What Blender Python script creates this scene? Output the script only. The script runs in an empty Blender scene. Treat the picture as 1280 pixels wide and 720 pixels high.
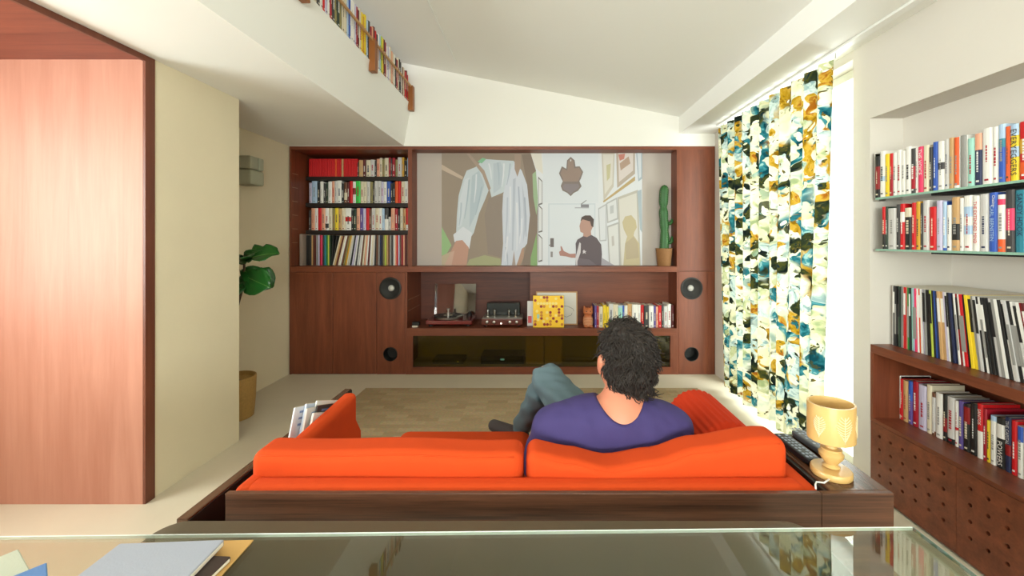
import bpy, bmesh, math, random
import numpy as np
from mathutils import Vector, Matrix, Euler
random.seed(7)
R = math.radians
scene = bpy.context.scene
COL = scene.collection

# ------------------------------------------------------------------ camera
CAM_H = 1.344
F = 500.0                      # focal length in pixels of a 1280x720 frame
VX, VY = 672.0, 300.0          # principal vanishing point
cd = bpy.data.cameras.new('camera')
cd.sensor_width = 36.0
cd.lens = 36.0 * F / 1280.0
cd.shift_x = (640.0 - VX) / 1280.0
cd.shift_y = (VY - 360.0) / 1280.0
cd.clip_start = 0.02
cam = bpy.data.objects.new('camera', cd)
COL.objects.link(cam)
cam.location = (0, 0, CAM_H)
cam.rotation_euler = (R(90), 0, 0)
scene.camera = cam

# ------------------------------------------------------------------ world, lights, exposure
w = bpy.data.worlds.new('World'); scene.world = w; w.use_nodes = True
bg = w.node_tree.nodes['Background']
bg.inputs[0].default_value = (0.93, 0.97, 1.0, 1)
bg.inputs[1].default_value = 2.0
def area(name, loc, rot, sx, sy, power, color=(1, 1, 1)):
    l = bpy.data.lights.new(name, 'AREA'); l.shape = 'RECTANGLE'; l.size = sx; l.size_y = sy
    l.energy = power; l.color = color
    o = bpy.data.objects.new(name, l); COL.objects.link(o); o.location = loc; o.rotation_euler = rot
    return o
# daylight outside the curtained window (right wall), fill from an added window behind the camera, the alcove window (left)
area('daylight_curtain_window', (2.28, 2.98, 1.2), (0, R(90), 0), 2.3, 1.42, 62, (1.0, 0.98, 0.95))
area('rear_window_fill', (0.1, -3.15, 1.35), (R(122), 0, 0), 3.0, 1.7, 360, (1.0, 0.965, 0.92))  # added fill, tilted up to brighten the ceiling
area('daylight_alcove_window', (-3.46, 0.6, 1.5), (0, R(-90), 0), 1.3, 1.8, 110, (1.0, 0.97, 0.95))
vs = scene.view_settings
vs.view_transform = 'Standard'; vs.look = 'None'; vs.gamma = 1.0; vs.use_curve_mapping = False
vs.exposure = 0.30

# ------------------------------------------------------------------ helpers
def lin(h):
    h = h.lstrip('#'); v = [int(h[i:i+2], 16) / 255 for i in (0, 2, 4)]
    return tuple(c / 12.92 if c <= .04045 else ((c + .055) / 1.055) ** 2.4 for c in v) + (1.0,)
MATS = {}
def new_mat(name):
    m = bpy.data.materials.new(name); m.use_nodes = True
    nt = m.node_tree; return m, nt, nt.nodes['Principled BSDF']
def mat(name, col, rough=.6, metal=0, spec=.5, emit=0, coat=0, bump=0, bscale=200, var=0, vscale=6, sheen=0, trans=0):
    if name in MATS: return MATS[name]
    m, nt, b = new_mat(name); c = lin(col)
    b.inputs['Base Color'].default_value = c
    b.inputs['Roughness'].default_value = rough; b.inputs['Metallic'].default_value = metal
    b.inputs['Specular IOR Level'].default_value = spec
    b.inputs['Coat Weight'].default_value = coat
    b.inputs['Sheen Weight'].default_value = sheen
    if emit:
        b.inputs['Emission Color'].default_value = c; b.inputs['Emission Strength'].default_value = emit
    tc = None
    if bump or var:
        tc = nt.nodes.new('ShaderNodeTexCoord')
    if var:
        n = nt.nodes.new('ShaderNodeTexNoise'); n.inputs['Scale'].default_value = vscale; n.inputs['Detail'].default_value = 6
        nt.links.new(tc.outputs['Object'], n.inputs['Vector'])
        mx = nt.nodes.new('ShaderNodeMix'); mx.data_type = 'RGBA'
        mx.inputs[6].default_value = tuple(max(0, x * (1 - var)) for x in c[:3]) + (1,)
        mx.inputs[7].default_value = tuple(min(1, x * (1 + var)) for x in c[:3]) + (1,)
        nt.links.new(n.outputs['Fac'], mx.inputs[0]); nt.links.new(mx.outputs[2], b.inputs['Base Color'])
    if bump:
        n2 = nt.nodes.new('ShaderNodeTexNoise'); n2.inputs['Scale'].default_value = bscale; n2.inputs['Detail'].default_value = 4
        nt.links.new(tc.outputs['Object'], n2.inputs['Vector'])
        bp = nt.nodes.new('ShaderNodeBump'); bp.inputs['Strength'].default_value = bump; bp.inputs['Distance'].default_value = .003
        nt.links.new(n2.outputs['Fac'], bp.inputs['Height']); nt.links.new(bp.outputs['Normal'], b.inputs['Normal'])
    MATS[name] = m; return m
def wood(name, c1, c2, scale, rough=.45, coat=0.0, fine=1.0):
    if name in MATS: return MATS[name]
    m, nt, b = new_mat(name)
    tc = nt.nodes.new('ShaderNodeTexCoord'); mp = nt.nodes.new('ShaderNodeMapping'); mp.inputs['Scale'].default_value = scale
    nt.links.new(tc.outputs['Object'], mp.inputs['Vector'])
    n = nt.nodes.new('ShaderNodeTexNoise'); n.inputs['Scale'].default_value = 1.0; n.inputs['Detail'].default_value = 8
    n.inputs['Roughness'].default_value = .6; n.inputs['Distortion'].default_value = .5
    nt.links.new(mp.outputs[0], n.inputs['Vector'])
    mp2 = nt.nodes.new('ShaderNodeMapping'); mp2.inputs['Scale'].default_value = tuple(s * 7 for s in scale)
    nt.links.new(tc.outputs['Object'], mp2.inputs['Vector'])
    n2 = nt.nodes.new('ShaderNodeTexNoise'); n2.inputs['Scale'].default_value = 1.0; n2.inputs['Detail'].default_value = 4
    nt.links.new(mp2.outputs[0], n2.inputs['Vector'])
    add = nt.nodes.new('ShaderNodeMath'); add.operation = 'MULTIPLY_ADD'; add.inputs[1].default_value = .35 * fine
    nt.links.new(n2.outputs['Fac'], add.inputs[0]); nt.links.new(n.outputs['Fac'], add.inputs[2])
    cr = nt.nodes.new('ShaderNodeValToRGB'); cr.color_ramp.elements[0].position = .42; cr.color_ramp.elements[1].position = .92
    cr.color_ramp.elements[0].color = lin(c1); cr.color_ramp.elements[1].color = lin(c2)
    nt.links.new(add.outputs[0], cr.inputs[0]); nt.links.new(cr.outputs[0], b.inputs['Base Color'])
    b.inputs['Roughness'].default_value = rough; b.inputs['Coat Weight'].default_value = coat; b.inputs['Coat Roughness'].default_value = .15
    bp = nt.nodes.new('ShaderNodeBump'); bp.inputs['Strength'].default_value = .08; bp.inputs['Distance'].default_value = .002
    nt.links.new(n2.outputs['Fac'], bp.inputs['Height']); nt.links.new(bp.outputs['Normal'], b.inputs['Normal'])
    MATS[name] = m; return m
def clear_glass(name, tint, refl=1.0, rough=.0, ior=1.5):
    m = bpy.data.materials.new(name); m.use_nodes = True; nt = m.node_tree; nt.nodes.clear()
    o = nt.nodes.new('ShaderNodeOutputMaterial'); t = nt.nodes.new('ShaderNodeBsdfTransparent'); t.inputs[0].default_value = lin(tint)
    g = nt.nodes.new('ShaderNodeBsdfGlossy'); g.inputs['Roughness'].default_value = rough
    # Schlick reflectance of a thin sheet, the same from both sides
    f = nt.nodes.new('ShaderNodeLayerWeight'); f.inputs[0].default_value = .5
    p5 = nt.nodes.new('ShaderNodeMath'); p5.operation = 'POWER'; p5.inputs[1].default_value = 5.0; nt.links.new(f.outputs['Facing'], p5.inputs[0])
    sc = nt.nodes.new('ShaderNodeMath'); sc.operation = 'MULTIPLY_ADD'; sc.inputs[1].default_value = .96; sc.inputs[2].default_value = ((ior - 1) / (ior + 1)) ** 2; nt.links.new(p5.outputs[0], sc.inputs[0])
    mu = nt.nodes.new('ShaderNodeMath'); mu.operation = 'MULTIPLY'; mu.inputs[1].default_value = refl; mu.use_clamp = True
    mx = nt.nodes.new('ShaderNodeMixShader')
    nt.links.new(sc.outputs[0], mu.inputs[0]); nt.links.new(mu.outputs[0], mx.inputs[0])
    nt.links.new(t.outputs[0], mx.inputs[1]); nt.links.new(g.outputs[0], mx.inputs[2]); nt.links.new(mx.outputs[0], o.inputs[0])
    MATS[name] = m; return m

class MB:
    """collects geometry for ONE mesh"""
    def __init__(s): s.v = []; s.f = []; s.m = []; s.cm = 0
    def mi(s, i): s.cm = i; return s
    def add(s, vs, fs):
        o = len(s.v); s.v += [tuple(v) for v in vs]
        for f in fs: s.f.append(tuple(i + o for i in f)); s.m.append(s.cm)
        return s
    def box(s, x0, x1, y0, y1, z0, z1):
        v = [(x0,y0,z0),(x1,y0,z0),(x1,y1,z0),(x0,y1,z0),(x0,y0,z1),(x1,y0,z1),(x1,y1,z1),(x0,y1,z1)]
        return s.add(v, [(0,3,2,1),(4,5,6,7),(0,1,5,4),(1,2,6,5),(2,3,7,6),(3,0,4,7)])
    def lathe(s, prof, c=(0,0,0), n=24, sx=1, sy=1, axis='z', cap=True):
        vs = []; fs = []; k = len(prof)
        for i in range(n):
            a = 2 * math.pi * i / n
            for r, z in prof:
                p = (r * math.cos(a) * sx, r * math.sin(a) * sy, z)
                if axis == 'y': p = (p[0], -p[2], p[1])
                elif axis == 'x': p = (-p[2], p[0], p[1])
                vs.append((p[0] + c[0], p[1] + c[1], p[2] + c[2]))
        for i in range(n):
            j = (i + 1) % n
            for q in range(k - 1):
                fs.append((i * k + q, j * k + q, j * k + q + 1, i * k + q + 1))
        s.add(vs, fs)
        b = len(s.v) - n * k
        if cap and prof[0][0] > 1e-6: s.f.append(tuple(b + i * k for i in reversed(range(n)))); s.m.append(s.cm)
        if cap and prof[-1][0] > 1e-6: s.f.append(tuple(b + i * k + k - 1 for i in range(n))); s.m.append(s.cm)
        return s
    def tube(s, pts, r, n=8):
        pts = [Vector(p) for p in pts]; rr = r if isinstance(r, (list, tuple)) else [r] * len(pts)
        vs = []; fs = []; up = Vector((0, 0, 1)); prev = None
        for i, p in enumerate(pts):
            d = (pts[min(i + 1, len(pts) - 1)] - pts[max(i - 1, 0)]).normalized()
            if prev is None:
                a = d.cross(up if abs(d.z) < .9 else Vector((1, 0, 0))).normalized()
            else:
                a = (prev - d * prev.dot(d)).normalized()
            prev = a; b = d.cross(a)
            for k in range(n):
                t = 2 * math.pi * k / n
                vs.append(p + (a * math.cos(t) + b * math.sin(t)) * rr[i])
        for i in range(len(pts) - 1):
            for k in range(n):
                k2 = (k + 1) % n
                fs.append((i*n+k, i*n+k2, (i+1)*n+k2, (i+1)*n+k))
        fs.append(tuple(reversed(range(n)))); fs.append(tuple((len(pts)-1)*n + k for k in range(n)))
        return s.add(vs, fs)
    def rounded(s, x0, x1, y0, y1, z0, z1, p=6, n=10, fn=None):
        """soft box (upholstery): cube-sphere in an Lp norm"""
        c = ((x0+x1)/2, (y0+y1)/2, (z0+z1)/2); h = ((x1-x0)/2, (y1-y0)/2, (z1-z0)/2)
        idx = {}; vs = []; fs = []
        def V(i, j, k):
            key = (i, j, k)
            if key not in idx:
                u = [math.sin((2*q/n - 1) * math.pi / 4) / math.sin(math.pi/4) for q in key]
                L = sum(abs(a) ** p for a in u) ** (1 / p)
                P = [c[a] + h[a] * u[a] / L for a in range(3)]
                if fn: P = fn(*P)
                idx[key] = len(vs); vs.append(tuple(P))
            return idx[key]
        for i in range(n):
            for j in range(n):
                for e in (0, n):
                    q = [(i, j, e), (i+1, j, e), (i+1, j+1, e), (i, j+1, e)]
                    for perm in (lambda t: t, lambda t: (t[2], t[0], t[1]), lambda t: (t[1], t[2], t[0])):
                        f = [V(*perm(t)) for t in q]
                        fs.append(tuple(f if e else reversed(f)))
        return s.add(vs, fs)
    def rbox(s, x0, x1, y0, y1, z0, z1, r, n=8, m=4, fn=None):
        """box with one edge radius (upholstery)"""
        c = ((x0+x1)/2, (y0+y1)/2, (z0+z1)/2); h = ((x1-x0)/2, (y1-y0)/2, (z1-z0)/2); ax = []
        for a in range(3):
            e = [h[a] - r + r * q / m for q in range(m + 1)]
            mid = [-(h[a]-r) + 2*(h[a]-r) * q / n for q in range(1, n)]
            ax.append([-t for t in reversed(e)] + mid + e)
        N = len(ax[0]) - 1; idx = {}; vs = []; fs = []
        def V(k):
            if k not in idx:
                P = [ax[a][k[a]] for a in range(3)]; I = [max(-(h[a]-r), min(h[a]-r, P[a])) for a in range(3)]
                D = [P[a]-I[a] for a in range(3)]; L = math.sqrt(sum(d*d for d in D)) or 1
                Q = [c[a] + I[a] + D[a]/L*r for a in range(3)]
                if fn: Q = fn(*Q)
                idx[k] = len(vs); vs.append(tuple(Q))
            return idx[k]
        for i in range(N):
            for j in range(N):
                for e in (0, N):
                    q = [(i, j, e), (i+1, j, e), (i+1, j+1, e), (i, j+1, e)]
                    for perm in (lambda t: t, lambda t: (t[2], t[0], t[1]), lambda t: (t[1], t[2], t[0])):
                        f = [V(perm(t)) for t in q]; fs.append(tuple(f if e else reversed(f)))
        return s.add(vs, fs)
    def build(s, name, mats, parent=None, smooth=False, bevel=0, loc=None, rot=None, segs=2):
        me = bpy.data.meshes.new(name); me.from_pydata(s.v, [], s.f)
        for m in (mats if isinstance(mats, (list, tuple)) else [mats]): me.materials.append(m)
        me.polygons.foreach_set('material_index', s.m)
        if bevel:
            bm = bmesh.new(); bm.from_mesh(me)
            bmesh.ops.bevel(bm, geom=bm.edges[:], offset=bevel, segments=segs, affect='EDGES', profile=.5)
            bm.to_mesh(me); bm.free()
        if smooth is True: me.polygons.foreach_set('use_smooth', [True] * len(me.polygons))
        elif smooth: me.set_sharp_from_angle(angle=R(smooth)); me.polygons.foreach_set('use_smooth', [True] * len(me.polygons)); me.set_sharp_from_angle(angle=R(smooth))
        me.update()
        o = bpy.data.objects.new(name, me); COL.objects.link(o)
        if parent: o.parent = parent
        if loc: o.location = loc
        if rot: o.rotation_euler = rot
        return o
def tag(o, label, cat, group=None, kind=None):
    o['label'] = label; o['category'] = cat
    if group: o['group'] = group
    if kind: o['kind'] = kind
    return o
def thing(name, label, cat, loc=(0,0,0), rotz=0, group=None):
    o = bpy.data.objects.new(name, None); COL.objects.link(o); o.empty_display_size = .05
    o.location = loc; o.rotation_euler = (0, 0, rotz)
    return tag(o, label, cat, group)
def struct(o, label, cat): return tag(o, label, cat, kind='structure')
def bx(name, m, parent, x0, x1, y0, y1, z0, z1, bevel=0):
    return MB().box(x0, x1, y0, y1, z0, z1).build(name, m, parent, bevel=bevel)
def text(body, size, m, parent, M, name='lettering', sx=1.0):
    cu = bpy.data.curves.new('t', 'FONT'); cu.body = body; cu.size = size; cu.align_x = 'CENTER'; cu.align_y = 'CENTER'; cu.extrude = .0002
    cu.resolution_u = 2
    o = bpy.data.objects.new('t', cu); COL.objects.link(o)
    dg = bpy.context.evaluated_depsgraph_get(); me = bpy.data.meshes.new_from_object(o.evaluated_get(dg))
    bpy.data.objects.remove(o); me.transform(Matrix.Diagonal((sx, 1, 1, 1))); me.transform(M); me.materials.clear(); me.materials.append(m); me.name = name
    t = bpy.data.objects.new(name, me); COL.objects.link(t); t.parent = parent
    return t
def holed(mb, cells, y0, depth, n=12, ps=None):
    """panel in the XZ plane facing -Y made of cells (x0,x1,z0,z1,cx,cz,r); r=0 is a plain cell"""
    for x0, x1, z0, z1, cx, cz, r in cells:
        if r <= 0:
            mb.add([(x0,y0,z0),(x1,y0,z0),(x1,y0,z1),(x0,y0,z1)], [(0,1,2,3)]); continue
        ang = [2 * math.pi * i / n for i in range(n)]; outer = []
        for a in ang:
            dx, dz = math.cos(a), math.sin(a)
            tx = ((x1 - cx) if dx > 0 else (cx - x0)) / max(abs(dx), 1e-9); tz = ((z1 - cz) if dz > 0 else (cz - z0)) / max(abs(dz), 1e-9)
            t = min(tx, tz); outer.append((cx + dx * t, y0, cz + dz * t))
        inner = [(cx + r*math.cos(a), y0, cz + r*math.sin(a)) for a in ang]
        back = [(p[0], y0 + depth, p[2]) for p in inner]
        vs = outer + inner + back; fs = []
        cor = [(x1, y0, z1), (x0, y0, z1), (x0, y0, z0), (x1, y0, z0)]
        for i in range(n):
            j = (i + 1) % n
            fs.append((n + i, i, j, n + j)); fs.append((2*n + i, n + i, n + j, 2*n + j))
            a, b = outer[i], outer[j]
            if abs(a[0]-b[0]) > 1e-6 and abs(a[2]-b[2]) > 1e-6:
                best = min(cor, key=lambda c: abs(c[0]-a[0]) + abs(c[2]-a[2]) + abs(c[0]-b[0]) + abs(c[2]-b[2]))
                vs.append(best); fs.append((i, len(vs) - 1, j))
        mb.add(vs, fs)

# ---- signed-distance bodies (people, figurine) turned into one continuous surface
class SDF:
    def __init__(s, lo, hi, h):
        s.lo = np.array(lo, np.float32); s.h = h
        s.n = [int(math.ceil((hi[i] - lo[i]) / h)) + 1 for i in range(3)]
        s.f = np.full(s.n, .15, np.float32)
    def _sl(s, lo, hi):
        a = [max(0, int((lo[i] - s.lo[i]) / s.h)) for i in range(3)]
        b = [min(s.n[i], int((hi[i] - s.lo[i]) / s.h) + 2) for i in range(3)]
        g = [np.arange(a[i], b[i], dtype=np.float32) * s.h + s.lo[i] for i in range(3)]
        return tuple(slice(a[i], b[i]) for i in range(3)), g[0][:, None, None], g[1][None, :, None], g[2][None, None, :]
    def _mix(s, sl, d, k):
        f = s.f[sl]
        if k > 0:
            hh = np.maximum(k - np.abs(f - d), 0) / k
            s.f[sl] = np.minimum(f, d) - hh * hh * k * .25
        else: s.f[sl] = np.minimum(f, d)
    def cone(s, a, b, ra, rb, k=.03, infl=0):
        ra += infl; rb += infl; m = max(ra, rb) + .06
        lo = [min(a[i], b[i]) - m for i in range(3)]; hi = [max(a[i], b[i]) + m for i in range(3)]
        sl, X, Y, Z = s._sl(lo, hi); d = [b[i] - a[i] for i in range(3)]; L = sum(q*q for q in d) + 1e-12
        t = np.clip(((X-a[0])*d[0] + (Y-a[1])*d[1] + (Z-a[2])*d[2]) / L, 0, 1)
        D = np.sqrt((X-a[0]-t*d[0])**2 + (Y-a[1]-t*d[1])**2 + (Z-a[2]-t*d[2])**2) - (ra + (rb-ra)*t)
        s._mix(sl, D, k); return s
    def ell(s, c, r, k=.03, M=None, infl=0):
        r = [q + infl for q in r]; m = max(r) + .06
        sl, X, Y, Z = s._sl([q - m for q in c], [q + m for q in c])
        x, y, z = X - c[0], Y - c[1], Z - c[2]
        if M is not None: x, y, z = (M[0][0]*x + M[1][0]*y + M[2][0]*z, M[0][1]*x + M[1][1]*y + M[2][1]*z, M[0][2]*x + M[1][2]*y + M[2][2]*z)
        k0 = np.sqrt((x/r[0])**2 + (y/r[1])**2 + (z/r[2])**2); k1 = np.sqrt((x/r[0]**2)**2 + (y/r[1]**2)**2 + (z/r[2]**2)**2) + 1e-6
        s._mix(sl, k0 * (k0 - 1) / k1, k); return s
    def grid(s):
        g = [np.arange(s.n[i], dtype=np.float32) * s.h + s.lo[i] for i in range(3)]
        return g[0][:, None, None], g[1][None, :, None], g[2][None, None, :]
    def cut(s, d): s.f = np.maximum(s.f, d).astype(np.float32); return s
    def mesh(s, name, m, parent=None):
        f = s.f; f[0]=f[-1]=.1; f[:,0]=f[:,-1]=.1; f[:,:,0]=f[:,:,-1]=.1
        S = f < 0; nx, ny, nz = [q - 1 for q in s.n]
        cs = {}
        cnt = np.zeros((nx, ny, nz), np.int8)
        for i in (0,1):
            for j in (0,1):
                for k in (0,1): cnt += S[i:i+nx, j:j+ny, k:k+nz]
        act = np.argwhere((cnt > 0) & (cnt < 8)); N = len(act)
        P = np.zeros((N, 3)); C = np.zeros(N)
        E = [((0,0,0),(1,0,0)),((0,1,0),(1,1,0)),((0,0,1),(1,0,1)),((0,1,1),(1,1,1)),((0,0,0),(0,1,0)),((1,0,0),(1,1,0)),((0,0,1),(0,1,1)),((1,0,1),(1,1,1)),
             ((0,0,0),(0,0,1)),((1,0,0),(1,0,1)),((0,1,0),(0,1,1)),((1,1,0),(1,1,1))]
        for a, b in E:
            a = np.array(a); b = np.array(b); pa = act + a; pb = act + b
            fa = f[pa[:,0], pa[:,1], pa[:,2]]; fb = f[pb[:,0], pb[:,1], pb[:,2]]
            k = (fa < 0) != (fb < 0); t = np.where(k, fa / np.where(k, fa - fb, 1), 0)
            P += (a + (b - a) * t[:, None]) * k[:, None]; C += k
        V = (act + P / C[:, None]) * s.h + s.lo
        idx = np.full((nx, ny, nz), -1, np.int32); idx[act[:,0], act[:,1], act[:,2]] = np.arange(N)
        faces = []
        for ax in range(3):
            sl0 = [slice(1, -1)] * 3; sl1 = [slice(1, -1)] * 3
            sl0[ax] = slice(0, -1); sl1[ax] = slice(1, None)
            A = S[tuple(sl0)]; B = S[tuple(sl1)]
            off = np.array([1, 1, 1]); off[ax] = 0
            u, v = [(1, 2), (2, 0), (0, 1)][ax]
            for sgn in (0, 1):
                e = np.argwhere((A & ~B) if sgn == 0 else (~A & B)) + off
                if not len(e): continue
                def at(du, dv):
                    q = e.copy(); q[:, u] -= du; q[:, v] -= dv; return idx[q[:,0], q[:,1], q[:,2]]
                q = np.stack([at(1,1), at(0,1), at(0,0), at(1,0)], 1)
                faces.append(q if sgn == 0 else q[:, ::-1])
        Fq = np.concatenate(faces); Fq = Fq[(Fq >= 0).all(1)]
        me = bpy.data.meshes.new(name); me.from_pydata(V.tolist(), [], Fq.tolist()); me.materials.append(m)
        me.polygons.foreach_set('use_smooth', [True] * len(me.polygons)); me.update()
        o = bpy.data.objects.new(name, me); COL.objects.link(o)
        if parent: o.parent = parent
        return o
def pt(px, py, Y): return ((px - VX) / F * Y, Y, CAM_H - (py - VY) / F * Y)   # measure from the photograph at a known depth

# ------------------------------------------------------------------ materials
WHITE = mat('white_plaster', '#e4e0d9', .85, bump=.12, bscale=90)
WALLR = mat('warm_white_plaster', '#d3ccc3', .8, bump=.15, bscale=60, var=.03, vscale=3)
CREAM = mat('cream_lime_plaster', '#e3d6b9', .85, bump=.18, bscale=70, var=.06, vscale=2.5)
CEIL = mat('ceiling_paint', '#efede8', .9)
FLOOR = mat('microcement_floor', '#d2c7b1', .5, var=.05, vscale=5, bump=.05, bscale=40)
UW = wood('sapele_upright', '#5f2c17', '#84452a', (16, 16, 1.1), .42)
UH = wood('sapele_level', '#5f2c17', '#84452a', (1.1, 16, 16), .42)
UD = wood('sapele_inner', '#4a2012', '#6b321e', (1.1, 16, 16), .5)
UY = wood('sapele_long', '#633020', '#8a4e38', (16, 1.1, 16), .4)
PANEL = wood('sapele_panel_lit', '#a46a55', '#bb8570', (9, 9, .6), .52, fine=.6)  # same wood as the frame, bright light put into its lighter colour
JAMB = wood('sapele_jamb', '#5a2a1a', '#74402c', (16, 16, 1.1), .45)
WALNUT = wood('walnut_level', '#27130b', '#6b4430', (1.3, 30, 46), .4, fine=1.3)
WALNUTY = wood('walnut_long', '#34200f', '#694632', (40, 1.5, 30), .24)
BLACKWOOD = mat('black_brown_shelf', '#1d120c', .5)
ORANGE = mat('orange_wool', '#c6451a', .9, spec=.15, bump=.25, bscale=500, var=.05, vscale=25)
REDRIB = mat('red_orange_rib', '#c93a1c', .9, spec=.15, bump=.2, bscale=400)
PAPER = mat('page_paper', '#d9d0bd', .8)
BLACK = mat('matt_black', '#101010', .5)
DARK = mat('soft_black', '#1c1b1a', .35)
STEEL = mat('brushed_steel', '#b9b7b2', .3, metal=1)
BRASSY = mat('light_wood_rail', '#b98b57', .5)
BRACKET = mat('bracket_wood', '#8f5526', .45)
GLASS = clear_glass('table_glass', '#eef2ea', 2.0)
PANE = clear_glass('window_glass', '#f4faf8', .8)
TINT = clear_glass('tinted_cabinet_glass', '#c9c070', 1.2)
SHELFGLASS = clear_glass('green_edge_glass', '#cfe3d6', 1.3)
ACRYL = clear_glass('dust_cover_acrylic', '#d6cfcb', 2.2)
GEDGE = mat('glass_edge_green', '#8fb5a2', .15)
GEDGEW = mat('glass_edge_glint', '#dfe8e4', .1)  # reflection on the polished edge put in as pale colour
RATTAN = mat('woven_rattan', '#b08a4c', .7, bump=.6, bscale=160, var=.25, vscale=60)

# ------------------------------------------------------------------ the room
LO = 2.285                                    # underside of the loft
def ceil_h(x): return 2.852 - .195 * x
UNX0, UNX1, UNY = -2.48, 1.772, 4.0
struct(MB().box(-3.45, 2.4, -2.6, 4.55, -.1, 0).build('floor', FLOOR), 'pale beige microcement floor running up to the wall unit', 'floor')
o = MB()
xa, xb = -3.45, 1.416
o.add([(xa,-2.6,ceil_h(xa)),(xb,-2.6,ceil_h(xb)),(xb,4.6,ceil_h(xb)),(xa,4.6,ceil_h(xa)),
       (xa,-2.6,ceil_h(xa)+.1),(xb,-2.6,ceil_h(xb)+.1),(xb,4.6,ceil_h(xb)+.1),(xa,4.6,ceil_h(xa)+.1)],
      [(0,1,2,3),(7,6,5,4),(0,4,5,1),(1,5,6,2),(2,6,7,3),(3,7,4,0)])
struct(o.build('ceiling', CEIL), 'sloping white ceiling rising towards the book ledge', 'ceiling')
struct(MB().box(1.416, 2.4, -2.6, 4.0, 2.408, 2.70).build('trim_1', CEIL), 'white dropped ceiling beam above the floral curtain', 'beam')
# loft box with leaning fascia
o = MB(); y0, y1 = -2.6, 4.0
prof = [(-1.336, LO), (-1.265, 2.70), (-1.30, 2.70), (-1.60, 2.70), (-3.45, 2.70), (-3.45, LO)]
n = len(prof)
o.add([(x, y0, z) for x, z in prof] + [(x, y1, z) for x, z in prof],
      [(i, (i+1) % n, n + (i+1) % n, n + i) for i in range(n)] + [tuple(reversed(range(n))), tuple(range(n, 2*n))])
struct(o.build('ceiling_loft', CEIL), 'white loft box with a low soffit and leaning fascia below the book ledge', 'loft')
# back wall
o = MB().box(-2.6, 2.4, 4.5, 4.6, 0, 3.6)
o.box(-2.6, 1.80, 4.0, 4.5, 2.282, 3.6)
struct(o.build('wall_back', WHITE), 'white end wall above the built-in wall unit', 'wall')
# left walls
struct(MB().box(-2.6, -2.49, 2.68, 4.5, 0, LO).build('wall_left_recess', CREAM), 'cream plaster recess wall beside the wall unit', 'wall')
struct(MB().box(-3.45, -2.0, 2.086, 2.68, 0, LO).build('wall_left', CREAM), 'cream plaster wall between the wooden portal and the recess', 'wall')
struct(MB().box(-3.45, -2.0, -2.6, -.72, 0, LO).build('wall_left_rear', CREAM), 'cream plaster wall behind the alcove', 'wall')
o = MB().box(-3.45, -3.25, -.72, -.3, 0, LO).box(-3.45, -3.25, 1.5, 2.086, 0, LO).box(-3.45, -3.25, -.3, 1.5, 0, .85).box(-3.45, -3.25, -.3, 1.5, 2.15, LO)
struct(o.build('wall_alcove', CREAM), 'cream alcove wall holding a window', 'wall')
# wood lined portal
portal = thing('wood_portal', 'reddish wood lined portal with a tall smooth side panel and header', 'portal', (0,0,0))
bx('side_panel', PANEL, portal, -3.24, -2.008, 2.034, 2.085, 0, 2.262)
bx('header_board', wood('sapele_header', '#6a2c1a', '#8d4630', (1.1, 16, 16), .45), portal, -3.24, -2.008, -.7, 2.034, 2.262, LO - .001)
o = MB().box(-2.008, -1.994, 2.034, 2.0855, 0, LO - .001); o.build('jamb_strip', JAMB, portal, bevel=.001)
bx('header_strip', JAMB, portal, -2.008, -1.994, -.7, 2.034, 2.255, LO - .001)
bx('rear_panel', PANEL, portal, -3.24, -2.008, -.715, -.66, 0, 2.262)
# right wall: pier, window opening, shelf niche
NX0, NX1, NT = 1.775, 2.21, 1.993
NY0, NY1 = .10, 2.136
o = MB().box(NX0, 2.4, 3.72, 4.0, 0, 2.408).box(1.78, 2.4, 4.0, 4.5, 0, 2.408)
o.box(NX0, 1.95, 2.25, 3.72, 2.36, 2.408).box(NX0, 2.4, NY1, 2.25, 0, 2.408)
o.box(NX1, 2.4, NY0, NY1, 0, 2.408).box(NX0, NX1, NY0, NY1, NT, 2.408).box(NX0, 2.4, -2.6, NY0, 0, 2.408).box(1.95, NX1, NY0, NY1, 1.287, NT)
struct(o.build('wall_right', WALLR), 'warm white wall with the shelf niche and the curtained opening', 'wall')
# rear wall with an added window for fill light
o = MB().box(-2.0, -1.2, -2.7, -2.6, 0, 3.4).box(1.4, 2.4, -2.7, -2.6, 0, 2.9).box(-1.2, 1.4, -2.7, -2.6, 0, .85).box(-1.2, 1.4, -2.7, -2.6, 2.35, 3.4)
struct(o.build('wall_rear', WHITE), 'white wall behind the glass table with an added wide fill window', 'wall')
FRAMEW = mat('white_frame_paint', '#e9e8e4', .4)
def window(name, x0, x1, y0, y1, z0, z1, label, nmul):
    root = struct(thing(name, label, 'window', (0,0,0)), label, 'window')
    alongx = (x1 - x0) > (y1 - y0); t = .05
    o = MB()
    if alongx:
        o.box(x0, x1, y0, y1, z0, z0+t).box(x0, x1, y0, y1, z1-t, z1)
        for i in range(nmul + 1):
            x = x0 + (x1 - x0 - t) * i / nmul; o.box(x, x+t, y0, y1, z0+t, z1-t)
    else:
        o.box(x0, x1, y0, y1, z0, z0+t).box(x0, x1, y0, y1, z1-t, z1)
        for i in range(nmul + 1):
            y = y0 + (y1 - y0 - t) * i / nmul; o.box(x0, x1, y, y+t, z0+t, z1-t)
    o.build('window_frame', FRAMEW, root)
    for i in range(nmul):
        if alongx:
            a = x0 + (x1-x0-t) * i / nmul + t; b = x0 + (x1-x0-t) * (i+1) / nmul; ym = (y0+y1)/2
            bx('pane', PANE, root, a, b, ym, ym+.004, z0+t, z1-t)
        else:
            a = y0 + (y1-y0-t) * i / nmul + t; b = y0 + (y1-y0-t) * (i+1) / nmul; xm = (x0+x1)/2
            bx('pane', PANE, root, xm, xm+.004, a, b, z0+t, z1-t)
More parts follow.
